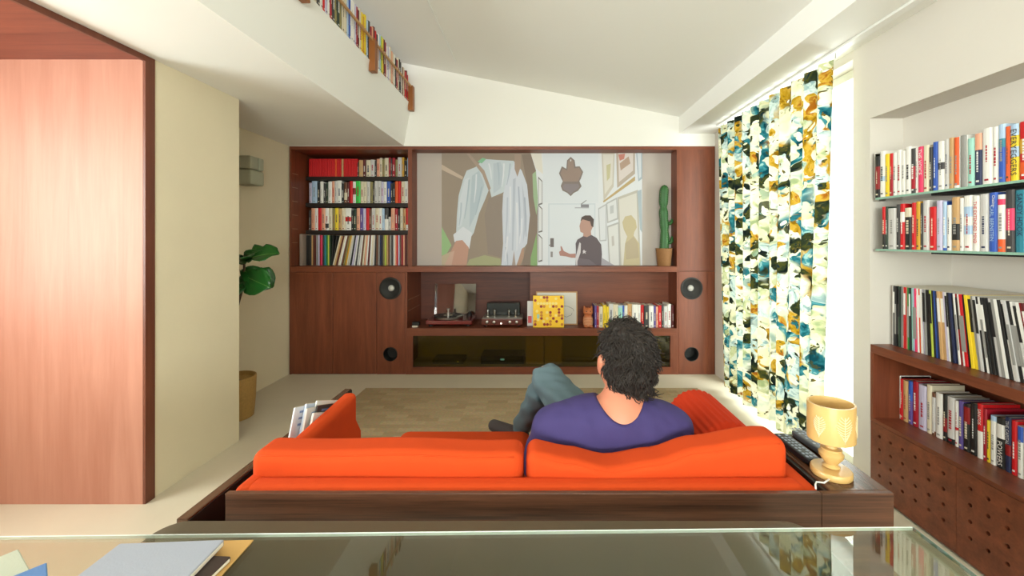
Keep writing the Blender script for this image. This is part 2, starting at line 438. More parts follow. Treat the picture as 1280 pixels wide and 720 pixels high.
window('window_1', 1.88, 1.94, 2.251, 3.719, .001, 2.359, 'full height white framed window hidden behind the floral curtain', 2)
window('added_fill_window', -1.199, 1.399, -2.69, -2.63, .851, 2.349, 'added unseen white framed fill window in the wall behind the glass table', 3)  # unseen opening put in to carry the fill light
window('window_3', -3.40, -3.34, -.299, 1.499, .851, 2.149, 'white framed alcove window beyond the wooden portal', 2)
# cable duct on the ceiling
xd = -.76
o = MB().add([(xd-.006,-.5,ceil_h(xd)-.012),(xd+.006,-.5,ceil_h(xd)-.012),(xd+.006,3.7,ceil_h(xd)-.012),(xd-.006,3.7,ceil_h(xd)-.012),
              (xd-.006,-.5,ceil_h(xd)+.004),(xd+.006,-.5,ceil_h(xd)+.004),(xd+.006,3.7,ceil_h(xd)+.004),(xd-.006,3.7,ceil_h(xd)+.004)],
             [(0,3,2,1),(4,5,6,7),(0,1,5,4),(1,2,6,5),(2,3,7,6),(3,0,4,7)])
struct(o.build('trim_2', FRAMEW), 'thin white cable duct along the sloping ceiling', 'cable duct')

# ------------------------------------------------------------------ the built-in wall unit
U = lambda x: (x - VX) / 125.0
H = lambda y: CAM_H - (y - VY) / 125.0
unit = thing('wall_unit', 'built-in reddish wood wall unit with bookcase, open niche and speaker panels', 'wall unit', (0, 0, 0))
YB = 4.495
bx('side_board', UW, unit, UNX0, -2.466, UNY, YB, 0, 2.28)
bx('top_board', UH, unit, -2.466, UNX1, UNY, YB, 2.248, 2.28)
bx('partition', UW, unit, -1.296, -1.256, UNY, YB, 1.08, 2.248)
bx('beam', UH, unit, -2.466, 1.392, UNY, YB, 1.024, 1.08, .001)
bx('column_panel', UW, unit, 1.41, UNX1, UNY, UNY+.02, 1.034, 2.248)
bx('column_side', UW, unit, 1.392, 1.41, UNY, YB, 0, 2.248)
bx('door', UW, unit, -2.466, -2.0505, UNY, UNY+.02, .004, 1.022, .0012)
bx('door', UW, unit, -2.0455, -1.612, UNY, UNY+.02, .004, 1.022, .0012)
bx('niche_side', UW, unit, -1.322, -1.304, UNY, YB, 0, 1.024)
bx('niche_shelf', UH, unit, -1.304, 1.392, UNY, YB, .386, .46, .001)
bx('cabinet_stile', UW, unit, -1.304, -1.248, UNY, UNY+.03, .0, .386)
bx('cabinet_stile', UW, unit, 1.328, 1.392, UNY, UNY+.03, .0, .386)
bx('cabinet_rail', UH, unit, -1.248, 1.328, UNY, UNY+.03, .0, .072)
bx('cabinet_floor', mat('olive_board', '#b0a566', .6), unit, -1.304, 1.392, UNY+.03, YB, .05, .072)
bx('column_stile', UW, unit, 1.698, UNX1, UNY, UNY+.02, .0, 1.030)
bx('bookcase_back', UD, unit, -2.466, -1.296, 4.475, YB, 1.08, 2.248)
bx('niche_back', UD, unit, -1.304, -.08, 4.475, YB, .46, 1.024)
bx('niche_back', UH, unit, -.08, 1.392, 4.257, YB, .46, 1.024)
bx('cabinet_back', mat('olive_board', '#b0a566', .6), unit, -1.304, 1.392, 4.36, YB, .072, .386)
SH = [(2.019, 'upper'), (1.737, 'middle'), (1.448, 'lower')]
bx('cabinet_divider', mat('amber_board', '#c9ad4a', .5), unit, -.12, .06, 4.10, 4.36, .072, .386)
bx('cabinet_divider', mat('amber_board', '#c9ad4a', .5), unit, .072, .25, 4.10, 4.36, .072, .386)
for z, _ in SH:
    bx('bookcase_shelf', BLACKWOOD, unit, -2.466, -1.296, 4.255, 4.475, z - .042, z)
PIN = mat('pale_groove', '#a98a70', .4)
for i in range(6):
    z = CAM_H - (216 + 17.4 * i - VY) / 125.0
    bx('side_groove', PIN, unit, -2.4662, -2.4635, 4.02, 4.11, z - .004, z)
for z in (.74, .63):
    bx('side_groove', PIN, unit, -1.3042, -1.3015, 4.03, 4.42, z - .003, z)
CONE = mat('speaker_cone', '#211f1d', .7); RING = mat('speaker_ring', '#171614', .4)
DOME = mat('silver_dust_cap', '#bdb9b2', .4)
for x0, x1, cx, z1 in ((-1.607, -1.324, U(488), 1.022), (1.412, 1.696, U(864.5), 1.030)):
    cz, pz = H(360.5), H(442.7); o = MB(); zm = (cz + pz) / 2
    holed(o, [(x0, x1, .002, zm, cx, pz, .071), (x0, x1, zm, z1, cx, cz, .108)], UNY, .02, 32)
    o.add([(x0,UNY,.002),(x1,UNY,.002),(x1,UNY,z1),(x0,UNY,z1),(x0,UNY+.02,.002),(x1,UNY+.02,.002),(x1,UNY+.02,z1),(x0,UNY+.02,z1)],
          [(0,4,5,1),(1,5,6,2),(2,6,7,3),(3,7,4,0)])
    bf = o.build('speaker_baffle', UW, unit)
    MB().lathe([(.110, .004), (.096, .006), (.090, .0), (.084, -.004), (.045, -.03), (.0, -.034)], (cx, UNY, cz), 36, axis='y', cap=False).build('driver', CONE, bf, smooth=40)
    MB().lathe([(.108, -.001), (.112, .002), (.110, .006), (.104, .007), (.100, .004)], (cx, UNY, cz), 36, axis='y', cap=False).build('driver_ring', RING, bf, smooth=40)
    MB().lathe([(.032, -.032), (.030, -.018), (.019, -.007), (.0, -.003)], (cx, UNY, cz), 24, axis='y').build('dust_cap', DOME, bf, smooth=True)
    MB().lathe([(.072, .003), (.068, .003), (.06, -.012), (.058, -.08), (.0, -.08)], (cx, UNY, pz), 32, axis='y', cap=False).build('bass_port', BLACK, bf, smooth=40)
gp = bx('glass_pane', TINT, unit, -1.248, .045, 4.012, 4.017, .072, .386)
gp = bx('glass_pane', TINT, unit, .045, 1.328, 4.018, 4.023, .072, .386)
# devices behind the tinted glass
dv = thing('media_box', 'black media box with a blue display behind the tinted glass', 'media player', (-.36, 4.20, .0722))
MB().box(-.22, .22, -.12, .12, .006, .09).build('case', DARK, dv, bevel=.004)
bx('display', mat('blue_display', '#3f6dff', .4, emit=3.0), dv, -.02, .02, -.1215, -.1195, .045, .062)
for x in (-.18, .18): MB().lathe([(.015, 0), (.015, .007)], (x, 0, 0), 12).build('foot', BLACK, dv)
dv = thing('network_switch', 'flat dark box with tiny white lamp low behind the tinted glass', 'router', (-.92, 4.20, .0722))
MB().box(-.16, .16, -.1, .1, 0, .045).build('case', mat('grey_plastic', '#55534a', .5), dv, bevel=.004)
bx('lamp', mat('white_led', '#ffffff', .4, emit=4.0), dv, .1, .106, -.1012, -.0995, .02, .026)
dv = thing('game_console', 'white and black console at the column end behind the tinted glass', 'console', (1.16, 4.19, .0722))
MB().box(-.09, .09, -.12, .12, 0, .27).build('case', DARK, dv, bevel=.006)
bx('white_shell', FRAMEW, dv, -.06, .08, -.127, -.121, .235, .262); bx('white_shell', FRAMEW, dv, .0, .085, -.127, -.121, .17, .2)

# ------------------------------------------------------------------ projection screen and picture
SCR = mat('screen_paint', '#b5aaa3', .75)
scr = thing('projection_screen', 'pale projection screen filling the upper opening of the wall unit', 'screen', (0, 0, 0))
bx('screen_panel', SCR, scr, -1.256, 1.392, 4.17, 4.2, 1.08, 2.248)
za = lambda x, y: (510 + x / 4.5, 180 + y / 4.5)
zb = lambda x, y: (670 + x / 4.5, 180 + y / 4.5)
pol = []
def A(c, *p): pol.append((c, [za(*q) for q in p]))
def B(c, *p): pol.append((c, [zb(*q) for q in p]))
A('#a3937f', (190,53),(690,53),(725,130),(738,300),(732,688),(190,688))
A('#d5bfa6', (190,115),(310,185),(305,200),(190,145))
A('#9fc98a', (190,465),(245,570),(205,640),(190,625)); A('#cdbb9a', (190,630),(250,600),(240,688),(190,688))
A('#b3b587', (330,688),(345,650),(430,625),(520,645),(525,688))
A('#9a8c7e', (455,300),(535,290),(530,640),(450,620),(430,400))
A('#8f7f70', (640,60),(690,55),(725,140),(735,300),(725,640),(690,688),(640,688),(668,560),(686,400),(670,230))
A('#a8c59a', (700,170),(722,150),(735,300),(722,400),(705,300)); A('#93b878', (690,640),(724,500),(727,688),(690,688))
A('#d6e3e6', (330,150),(380,130),(415,95),(440,85),(500,90),(595,95),(625,170),(560,255),(530,275),(470,300),(458,250),(435,310),(400,390),(370,500),(330,560),(270,530),(275,400),(285,290),(310,200))
A('#c3d4da', (360,180),(400,150),(430,230),(400,330),(370,420),(345,470),(350,330)); A('#e2ecef', (290,320),(320,200),(345,190),(330,330),(300,460),(280,470))
A('#c9d6dc', (480,110),(520,100),(545,160),(520,250),(480,280))
A('#edf3f6', (255,510),(310,465),(360,500),(345,590),(305,542),(262,552))
A('#cf9f88', (270,545),(306,540),(342,582),(330,688),(205,688)); A('#d9b49c', (205,688),(240,610),(262,600),(245,688))
A('#dfe6ee', (535,285),(560,180),(600,100),(640,150),(670,230),(686,400),(670,560),(640,600),(610,688),(525,688),(535,560),(530,380))
A('#c6cfda', (590,200),(606,190),(600,420),(592,600),(584,600)); A('#c9d0da', (640,210),(660,330),(662,480),(646,560),(652,420))
for x0, y0, x1, y1, c in ((345,200,318,420,'#b9cbd3'), (385,170,372,330,'#eaf2f5'), (415,240,380,400,'#b4c6cf'), (300,330,288,460,'#c0d0d7'), (455,110,470,200,'#eef4f6'), (505,105,512,230,'#b9c9d2'), (540,110,528,240,'#f0f5f7'), (575,110,556,230,'#bccad4'), (560,300,548,560,'#c6cfdb'), (575,240,572,500,'#f2f5f8'), (622,240,630,520,'#b9c3d0'), (612,330,612,600,'#f4f6f9'), (656,300,664,520,'#b5bfcc'), (550,580,562,680,'#bcc6d2'), (640,420,628,560,'#f2f4f8'), (560,520,545,660,'#f3f5f8')):
    A(c, (x0-4,y0),(x0+4,y0),((x0+x1)/2+7,(y0+y1)/2),(x1+2,y1),(x1-2,y1),((x0+x1)/2-1,(y0+y1)/2))
A('#b8a99c', (585,688),(596,600),(606,688)); A('#c09a82', (612,688),(640,590),(652,580),(650,640),(630,688))
A('#b19a86', (600,58),(636,58),(634,130),(615,185),(600,140)); A('#b5a08c', (330,55),(346,55),(430,150),(466,250),(455,266),(418,170))
A('#8fd0a0', (392,100),(420,78),(440,85),(415,110))
B('#f4f8fa', (-30,53),(596,53),(596,688),(8,688),(10,300),(0,150))
B('#f7f3e2', (-30,53),(30,53),(40,170),(0,140)); B('#eef5f8', (40,53),(350,53),(350,330),(40,330))
for y0, y1 in ((195, 345), (350, 500), (515, 665)):
    B('#7d7a76', (12,y0-12),(36,y0+14),(36,y1-6),(12,y1)); B('#f2f4f2', (15,y0),(33,y0+18),(33,y1-14),(15,y1-8))
B('#dfe9ee', (68,334),(334,334),(334,688),(68,688)); B('#eff6f9', (76,341),(328,341),(328,688),(76,688))
B('#8f8f93', (252,340),(297,340),(297,362),(252,362)); B('#b8bdc0', (218,356),(297,356),(297,362),(218,362)); B('#9a9a9a', (250,338),(282,315),(285,318),(256,341))
B('#77706d', (80,530),(100,530),(100,580),(80,580)); B('#8c8683', (72,566),(84,566),(84,572),(72,572)); B('#9a9694', (82,605),(94,605),(94,636),(82,636))
B('#8d8078', (195,73),(217,93),(222,128),(245,126),(265,158),(252,195),(244,210),(256,238),(236,264),(212,276),(195,294),(176,276),(148,262),(139,236),(150,210),(143,196),(129,166),(145,126),(170,140),(174,93))
B('#a48f80', (195,80),(210,97),(214,138),(242,134),(256,160),(243,196),(236,212),(150,212),(152,196),(138,166),(150,138),(176,150),(180,97))
B('#93898a', (160,225),(236,225),(244,240),(228,258),(206,270),(195,284),(182,270),(156,256),(150,240))
B('#eef2ef', (192,88),(198,88),(198,98),(192,98))
B('#ded6c4', (368,53),(442,53),(436,240),(380,322)); B('#f2eee0', (376,60),(434,60),(428,225),(386,285)); B('#d9d3a4', (395,120),(420,110),(415,190),(398,210))
B('#c9bba8', (450,50),(556,50),(556,168),(456,248)); B('#f0e6dc', (462,53),(545,53),(545,150),(466,215)); B('#d98a78', (462,60),(500,55),(495,85),(470,95)); B('#c4a890', (470,110),(520,70),(530,110),(475,150))
B('#cdb27c', (376,322),(556,182),(556,206),(380,330))
B('#cfcabb', (458,300),(572,258),(588,688),(472,688)); B('#eeeadd', (466,312),(564,276),(578,688),(480,688))
B('#d8c99e', (484,440),(500,408),(535,400),(560,430),(566,470),(552,495),(548,515),(580,560),(582,688),(490,688),(500,560),(512,520),(492,480)); B('#c9ba98', (500,560),(548,520),(572,560),(578,640),(505,650))
B('#c7c9c4', (394,332),(456,300),(462,424),(400,446)); B('#f2f4f2', (400,338),(450,312),(455,416),(406,436)); B('#d0d4d2', (415,350),(436,342),(436,388),(416,394))
B('#c9cccb', (349,362),(396,335),(396,545),(356,548)); B('#f0f4f5', (354,368),(391,346),(391,538),(361,541))
B('#c5c5c0', (398,462),(466,438),(474,688),(410,688)); B('#f1f1ec', (405,470),(460,450),(466,688),(417,688)); B('#d3cec4', (424,520),(436,515),(440,570),(426,575))
B('#b9c9d2', (562,50),(596,50),(596,196),(574,212)); B('#e6eef2', (568,53),(590,53),(590,186),(578,196)); B('#bccbd2', (568,266),(592,256),(596,500),(584,480)); B('#b5b2b8', (370,640),(440,688),(366,688))
B('#6b6165', (222,688),(224,600),(222,560),(232,538),(262,520),(304,508),(340,528),(366,566),(370,620),(366,688))
B('#7a7074', (222,690),(228,640),(300,650),(340,690))
B('#c99f8d', (250,440),(262,412),(318,420),(322,460),(308,490),(310,512),(285,524),(264,518),(266,502),(249,494),(244,462)); B('#5c504c', (249,436),(256,412),(275,402),(305,402),(325,424),(322,468),(310,462),(304,436),(262,424))
B('#c08f80', (222,640),(200,640),(168,632),(134,628),(129,606),(140,600),(137,575),(144,575),(156,602),(190,618),(222,616))
B('#eae6e6', (226,690),(222,640),(244,552),(252,560),(250,610),(232,660),(232,690)); B('#eae6e6', (262,602),(270,594),(274,602),(284,602),(276,608),(280,618),(270,612),(262,618),(264,608))
pm = {}; o = MB(); ml = []
for i, (c, p) in enumerate(pol):
    if c not in pm:
        pm[c] = len(ml)
        cc_ = '#' + ''.join('%02x' % int(.84 * int(c[k:k+2], 16) + .16 * int('b8ada6'[k-1:k+1], 16)) for k in (1, 3, 5))  # pale haze blended into every projected colour
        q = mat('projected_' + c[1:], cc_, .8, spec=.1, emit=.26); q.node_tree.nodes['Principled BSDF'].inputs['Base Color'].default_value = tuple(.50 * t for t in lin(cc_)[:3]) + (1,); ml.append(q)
    y = 4.1695 - .00012 * i
    vs = [pt(px, py, 4.17) for px, py in p]; vs = [(v[0], y, max(1.0805, min(2.2475, v[2]))) for v in vs]
    # keep winding facing the room
    ar = sum(vs[k][0] * vs[(k+1) % len(vs)][2] - vs[(k+1) % len(vs)][0] * vs[k][2] for k in range(len(vs)))
    if ar < 0: vs.reverse()
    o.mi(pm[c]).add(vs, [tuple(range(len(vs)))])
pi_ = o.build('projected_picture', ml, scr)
pi_['label'] = 'projected film still of a draped white shirt and a man by a door'

# ------------------------------------------------------------------ right wall cabinet with drawers
rc = thing('drawer_cabinet', 'long low wooden cabinet with perforated drawers built under the record shelf', 'cabinet', (0, 0, 0))
RWY = wood('sapele_wall_cabinet', '#5a2b1a', '#87492f', (16, 1.1, 16), .4)
CY0, CY1 = .12, 2.134
bx('record_shelf', RWY, rc, 1.776, 2.208, CY0, CY1, .745, .789, .0012)
bx('book_shelf', RWY, rc, 1.776, 2.208, CY0, CY1, .382, .40, .001)
bx('side_board', UW, rc, 1.776, 2.208, CY1 - .016, CY1, .40, .745)
bx('back_board', RWY, rc, 2.19, 2.208, CY0, CY1 - .016, .40, .745)
bx('plinth', RWY, rc, 1.80, 2.208, CY0, CY1, 0, .012)
yy = CY1
for k in range(4):
    ya, yb = yy - .435, yy; yy -= .4365
    # drawer front: built facing -Y then turned to face the room
    o = MB(); wdt = .435; cells = []
    xs = [0.0] + [.054 + .0655 * (i + .5) for i in range(5)] + [wdt]
    zs = [.014, .118 + .034, .186 + .034, .254 + .034, .380]
    for i in range(6):
        for j in range(4):
            cells.append((xs[i], xs[i+1], zs[j], zs[j+1], .054 + .0655 * i, .118 + .068 * j, .0085))
    holed(o, cells, 0, .016, 12)
    o.add([(0,0,.014),(wdt,0,.014),(wdt,0,.38),(0,0,.38),(0,.018,.014),(wdt,.018,.014),(wdt,.018,.38),(0,.018,.38)], [(0,4,5,1),(1,5,6,2),(2,6,7,3),(3,7,4,0)])
    d = o.build('drawer', RWY, rc); 
    d.rotation_euler = (0, 0, R(-90)); d.location = (1.777, yb, 0)
    bx('drawer_box', BLACK, d, .006, wdt - .006, .0165, .36, .02, .37)

# glass shelves in the niche
for zt, name in ((1.565, 'upper glass shelf of the wall niche, with a dark plate beneath'), (1.298, 'lower glass shelf of the wall niche, above the records')):
    g = thing('glass_shelf', name, 'shelf', (0, 0, 0))
    bx('glass_plate', SHELFGLASS, g, 1.779, 1.948, .12, 2.10, zt - .010, zt - .0005)
    bx('glass_edge', GEDGE, g, 1.774, 1.779, .12, 2.10, zt - .010, zt)
    bx('support_plate', BLACK, g, 1.80, 1.948, .12, 1.83, zt - .018, zt - .0105)
    MB().box(1.79, 1.83, 2.10, 2.134, zt - .016, zt - .004).build('clip', STEEL, g, bevel=.002)

# ------------------------------------------------------------------ books and records
PAL = {'white': '#e4e1db', 'cream': '#d8ccb2', 'black': '#1d1c1c', 'charcoal': '#3b393a', 'red': '#c8141a', 'crimson': '#a01226', 'orange': '#dd5a26', 'yellow': '#e8c92a',
       'mustard': '#cf9c2a', 'blue': '#2f55ae', 'navy': '#232b4d', 'pale blue': '#a9c2dc', 'teal': '#2c7d90', 'mint': '#9ed2c4', 'green': '#2c7a3a', 'dark green': '#26382a', 'bright green': '#35c04a',
       'grey': '#8f8d89', 'pale grey': '#c6c3c0', 'tan': '#c29a68', 'brown': '#6b4430', 'purple': '#5c4a8e', 'lilac': '#c3bcd4', 'pink': '#dd3a63', 'peach': '#e0a184', 'lime': '#b6c44a', 'maroon': '#5a1a1c', 'olive': '#8a8050', 'dark red': '#8a1216'}
def bcol(c): return mat('cover_' + c.replace(' ', '_'), PAL[c], .5)
ORD = ['', 'first', 'second', 'third', 'fourth', 'fifth', 'sixth', 'seventh', 'eighth', 'ninth', 'tenth', 'eleventh', 'twelfth', 'thirteenth', 'fourteenth', 'fifteenth', 'sixteenth', 'seventeenth', 'eighteenth', 'nineteenth', 'twentieth']
TENS = {2: 'twenty', 3: 'thirty', 4: 'forty', 5: 'fifty', 6: 'sixty'}
def ordn(n):
    if n <= 20: return ORD[n]
    t, u = divmod(n, 10)
    return (TENS[t][:-1] + 'ieth') if u == 0 else TENS[t] + '-' + ORD[u]
def book(name, loc, rotz, t, h, d, col, label, group, lean=0, bands=(), title=None, marks=True, cat='book'):
    c = .0022 if t > .012 else .0012; b = min(.004, t * .15); x = t / 2 - .0003
    outer = [(-x, d), (-x, .002), (-x*.6, -b*.7), (0, -b), (x*.6, -b*.7), (x, .002), (x, d)]
    inner = [(-x+c, d), (-x+c, c+.002), (-x*.55, c), (0, c), (x*.55, c), (x-c, c+.002), (x-c, d)]
    o = MB(); n = 7
    vs = [(p[0], p[1], 0) for p in outer] + [(p[0], p[1], 0) for p in inner] + [(p[0], p[1], h) for p in outer] + [(p[0], p[1], h) for p in inner]
    fs = []
    for i in range(n - 1):
        fs += [(i, i+1, 2*n+i+1, 2*n+i), (n+i+1, n+i, 3*n+i, 3*n+i+1), (2*n+i, 2*n+i+1, 3*n+i+1, 3*n+i), (i+1, i, n+i, n+i+1)]
    fs += [(0, 2*n, 3*n, n), (n-1, 2*n-1, 4*n-1, 3*n-1)]
    o.add(vs, fs)
    B_ = o.build(name, bcol(col)); B_.location = loc; B_.rotation_euler = (0, lean, rotz)
    tag(B_, label, cat, group)
    MB().box(-x + c, x - c, c, d - .003, .002, h - .003).build('pages', PAPER, B_)
    for z0, z1, cc in bands:
        o = MB(); k = [(p[0] * 1.002, p[1] - .0006) for p in outer[1:6]]; m = len(k)
        o.add([(p[0], p[1], z0 * h) for p in k] + [(p[0], p[1], z1 * h) for p in k], [(i, i+1, m+i+1, m+i) for i in range(m - 1)])
        o.build('spine_band', bcol(cc), B_)
    if title:
        for body, size, cc, zc, off in title:
            M = Matrix(((0, 1, 0, off), (0, 0, -1, -b - .0014), (-1, 0, 0, zc * h), (0, 0, 0, 1)))
            text(body, size, bcol(cc), B_, M, 'title_lettering')
    elif marks and t > .008:
        dark = col in ('black', 'charcoal', 'navy', 'red', 'crimson', 'blue', 'purple', 'dark green', 'maroon', 'brown', 'teal', 'green', 'dark red', 'pink')
        mc = random.choice(['white', 'cream'] if dark else ['charcoal', 'grey', 'crimson', 'navy', 'grey'])
        # small unreadable print on the spine
        o = MB(); wv = t * random.choice((.12, .2, .3)); z = h * random.uniform(.45, .55); L = h * random.uniform(.3, .42); q = z - L / 2
        while q < z + L / 2:
            e = q + random.uniform(.004, .012); o.box(-wv/2, wv/2, -b - .0009, -b + .0006, q, min(e, z + L/2)); q = e + random.uniform(.0015, .004)
        o.box(-t*.18, t*.18, -b - .0009, -b + .0006, h*.06, h*.06 + .007)
        o.build('spine_print', bcol(mc), B_)['kind'] = 'stuff'
    return B_
def size_word(t, h): 
    a = 'thick' if t > .034 else ('thin' if t < .013 else '')
    b = 'tall' if h > .232 else ('short' if h < .195 else '')
    return ' '.join(q for q in (b, a) if q)
def lab(t, h, col, n, end, place, kind='book'):
    s = size_word(t, h)
    return f"{s + ' ' if s else ''}{col} {kind}, {ordn(n)} from the {end} {place}"

# --- right wall, upper glass shelf: (zoom x0, x1, colour, height, extras)
ZX = lambda z: 1080 + z / 6.4
def wall_row(rows, Xf, zb, end, place, group, scale, off, depth=.15, y_end=1.2, filler=(), kind='book'):
    n = 0; last = None
    for r in rows:
        a, b, col, h = r[:4]; ex = r[4] if len(r) > 4 else {}
        ya = min(F * Xf / (off + a / scale - VX), 2.112 if kind == 'book' else 2.12); yb = F * Xf / (off + b / scale - VX)
        if last is not None and ya > last: ya = last
        t = ya - yb; n += 1; last = yb
        book('book', (Xf + ex.get('in', 0), (ya + yb) / 2, zb), R(-90), t, h, ex.get('d', depth), col, lab(t, h, col, n, end, place), group, bands=ex.get('b', ()), title=ex.get('t'))
    k = 0
    while last > y_end:
        col = filler[k % len(filler)]; k += 1; t = random.uniform(.018, .036); h = random.uniform(.2, .235); n += 1
        book('book', (Xf, last - t / 2, zb), R(-90), t, h, depth, col, lab(t, h, col, n, end, place), group); last -= t
FILL = ['white', 'navy', 'red', 'cream', 'black', 'pale blue', 'yellow', 'grey', 'white', 'teal']
row1 = [(44,86,'white',.236),(88,128,'black',.216,{'b':((.2,.75,'dark red'),)}),(128,168,'white',.236,{'b':((.35,.45,'pale blue'),)}),(168,205,'yellow',.216),(205,232,'red',.214,{'b':((.0,.5,'crimson'),)}),
 (232,264,'white',.213),(265,300,'white',.222),(300,331,'white',.212),(332,376,'white',.226),(376,412,'charcoal',.212,{'b':((.1,.6,'crimson'),)}),(412,432,'white',.21),
 (432,475,'pink',.212,{'t':[('THE VOICE',.024,'white',.66,0)]}),(475,520,'cream',.212),(520,546,'charcoal',.198),(550,590,'blue',.217),(590,645,'white',.214,{'b':((.42,.56,'charcoal'),)}),
 (645,680,'pale grey',.217),(680,718,'tan',.218),(720,762,'orange',.214,{'b':((.0,.05,'white'),)}),(762,771,'white',.217),(771,820,'grey',.216),(820,829,'white',.214),(829,885,'mint',.196),
 (885,945,'navy',.208,{'b':((.68,1.,'peach'),)}),(945,1030,'white',.221),(1030,1075,'white',.219),(1075,1131,'pale blue',.222,{'b':((.0,.6,'blue'),(.6,.75,'teal'))}),(1131,1170,'orange',.208),
 (1170,1240,'yellow',.21,{'b':((.8,1.,'pale blue'),(.42,.6,'pale blue')),'t':[('EVERY',.027,'charcoal',.74,0),('EGGERS',.027,'charcoal',.32,0)]}),(1242,1330,'red',.212,{'b':((.1,.3,'orange'),(.45,.7,'mustard'))})]
wall_row(row1, 1.779, 1.5653, 'window pier', 'on the upper glass shelf', 'books on the upper glass shelf', 6.4, 1080, .14, 1.2, FILL)
row2 = [(145,172,'black',.216,{'b':((.35,1.,'red'),)}),(172,190,'dark green',.213),(190,258,'pale grey',.205),(258,288,'charcoal',.221),(288,326,'red',.222,{'b':((.6,.82,'white'),)}),
 (326,380,'black',.2,{'b':((.78,1.,'cream'),)}),(380,416,'red',.222,{'d':.16}),(416,450,'mustard',.226),(450,470,'charcoal',.217),(470,521,'pale grey',.227),(522,578,'red',.195),
 (578,630,'lilac',.22),(630,662,'blue',.214,{'b':((.05,1.,'pale blue'),)}),(662,699,'white',.197),(700,765,'tan',.228,{'b':((.2,.5,'black'),)}),(765,797,'white',.222),
 (797,868,'white',.229,{'b':((.3,.46,'pale blue'),(.62,.8,'pale blue'))}),(869,925,'white',.225,{'t':[('THE EXTENDED MIND',.017,'red',.52,0)]}),(925,997,'pale grey',.228),
 (998,1066,'blue',.231,{'t':[('Chasing',.014,'white',.86,.006),('CARL BERNSTEIN',.018,'pale blue',.48,0)]}),(1067,1130,'white',.22,{'b':((.82,.92,'pink'),(.0,.22,'orange'))}),
 (1131,1205,'charcoal',.235,{'b':((.35,.7,'pink'),)}),(1208,1300,'teal',.23,{'t':[('SANDY HOOK',.024,'navy',.6,0)]})]
wall_row(row2, 1.779, 1.2983, 'window pier', 'on the lower glass shelf', 'books on the lower glass shelf', 6.4, 1080, .15, 1.2, FILL[3:])
row3 = [(100,122,'white',.226,{'b':((.1,.25,'red'),)}),(122,143,'red',.213),(143,175,'tan',.212),(175,203,'blue',.218,{'b':((.0,.55,'purple'),)}),(203,238,'crimson',.228),(238,290,'lilac',.222),
 (290,322,'cream',.236),(322,345,'brown',.205,{'b':((.1,.9,'pale grey'),)}),(345,390,'white',.214),(390,416,'black',.217,{'b':((.2,.5,'dark red'),)}),(416,465,'pale grey',.217,{'b':((.0,.12,'black'),)}),
 (465,487,'white',.21,{'b':((.36,.42,'red'),)}),(487,517,'purple',.216),(517,560,'black',.209,{'b':((.6,.95,'dark red'),)}),(560,603,'black',.226),(603,640,'red',.235,{'b':((.0,.5,'white'),),'t':[('SANTOS',.018,'white',.76,0)]}),
 (640,662,'crimson',.222),(662,685,'yellow',.178),(685,722,'pale blue',.205,{'b':((.0,.9,'white'),)}),(722,775,'black',.207,{'b':((.6,.88,'white'),),'t':[('POWERS',.026,'white',.3,0)]}),
 (775,815,'navy',.222,{'b':((.3,.5,'dark red'),),'t':[('THE CAPITAL',.016,'pale grey',.72,0)]}),(815,852,'red',.218),(852,890,'white',.204,{'b':((.7,1.,'blue'),)}),(890,950,'pale grey',.21)]
wall_row(row3, 1.915, .4003, 'window pier', 'in the open cabinet shelf', 'books in the open cabinet shelf', 4.967, 1100, .16, 1.2, FILL[1:])
# --- right wall records
def record(loc, rotz, t, col, label, group, lean=0, s=.314, edge=None):
    o = MB().box(-t/2, t/2, 0, s, 0, s); B_ = o.build('record_sleeve', bcol(col), bevel=min(.0006, t*.2), segs=1)
    B_.location = loc; B_.rotation_euler = (0, lean, rotz); tag(B_, label, 'record', group)
    MB().box(-t*.25, t*.25, .004, s - .004, s - .0004, s + .0008).build('inner_sleeve', PAPER, B_)
    if edge:
        MB().box(-t*.5 - .0002, t*.5 + .0002, -.0006, .0, s*edge[0], s*edge[1]).build('spine_print', bcol(edge[2]), B_)
    return B_
seq = 'white,charcoal,black,charcoal,dark green,grey,white,red,peach,green,black,mint,pale blue,pink,white,orange,white,lilac,grey,black,black,lime,black,blue,navy,tan,tan,lilac,white,black,navy,navy,white,dark red,white,red,black,yellow,yellow,grey,pale grey,black,white,black,black,charcoal,pale grey,grey,white,black,white,pale grey,black,white,pale grey,white,dark red,maroon,white,red,red,white,charcoal,navy,white,brown,cream,black,pale blue'.split(',')
y = 2.118; RX = 1.872; cnt = {}
for i, c in enumerate(seq):
    th = random.uniform(.007, .0115) if c not in ('yellow', 'tan', 'red') else .0115
    ln = max(0, (2.12 - y) / .62 - .12) * R(11.5)
    ln = min(ln, R(15))
    t0 = th / math.cos(ln)
    # lean: tops toward +Y (to the pier); local X is -Y, so a negative lean
    record((RX + random.uniform(0, .008), y - t0 / 2, .7895 + th / 2 * math.sin(ln)), R(-90), th, c,
           f"{c} record sleeve, {ordn(i+1)} from the window pier on the wooden record shelf", 'records on the wooden record shelf', lean=-ln,
           edge=random.choice([None, (.2, .7, 'grey'), (.5, .95, 'black'), (.55, .9, 'white')]))
    y -= t0 + .0015
    if y < 1.25: break

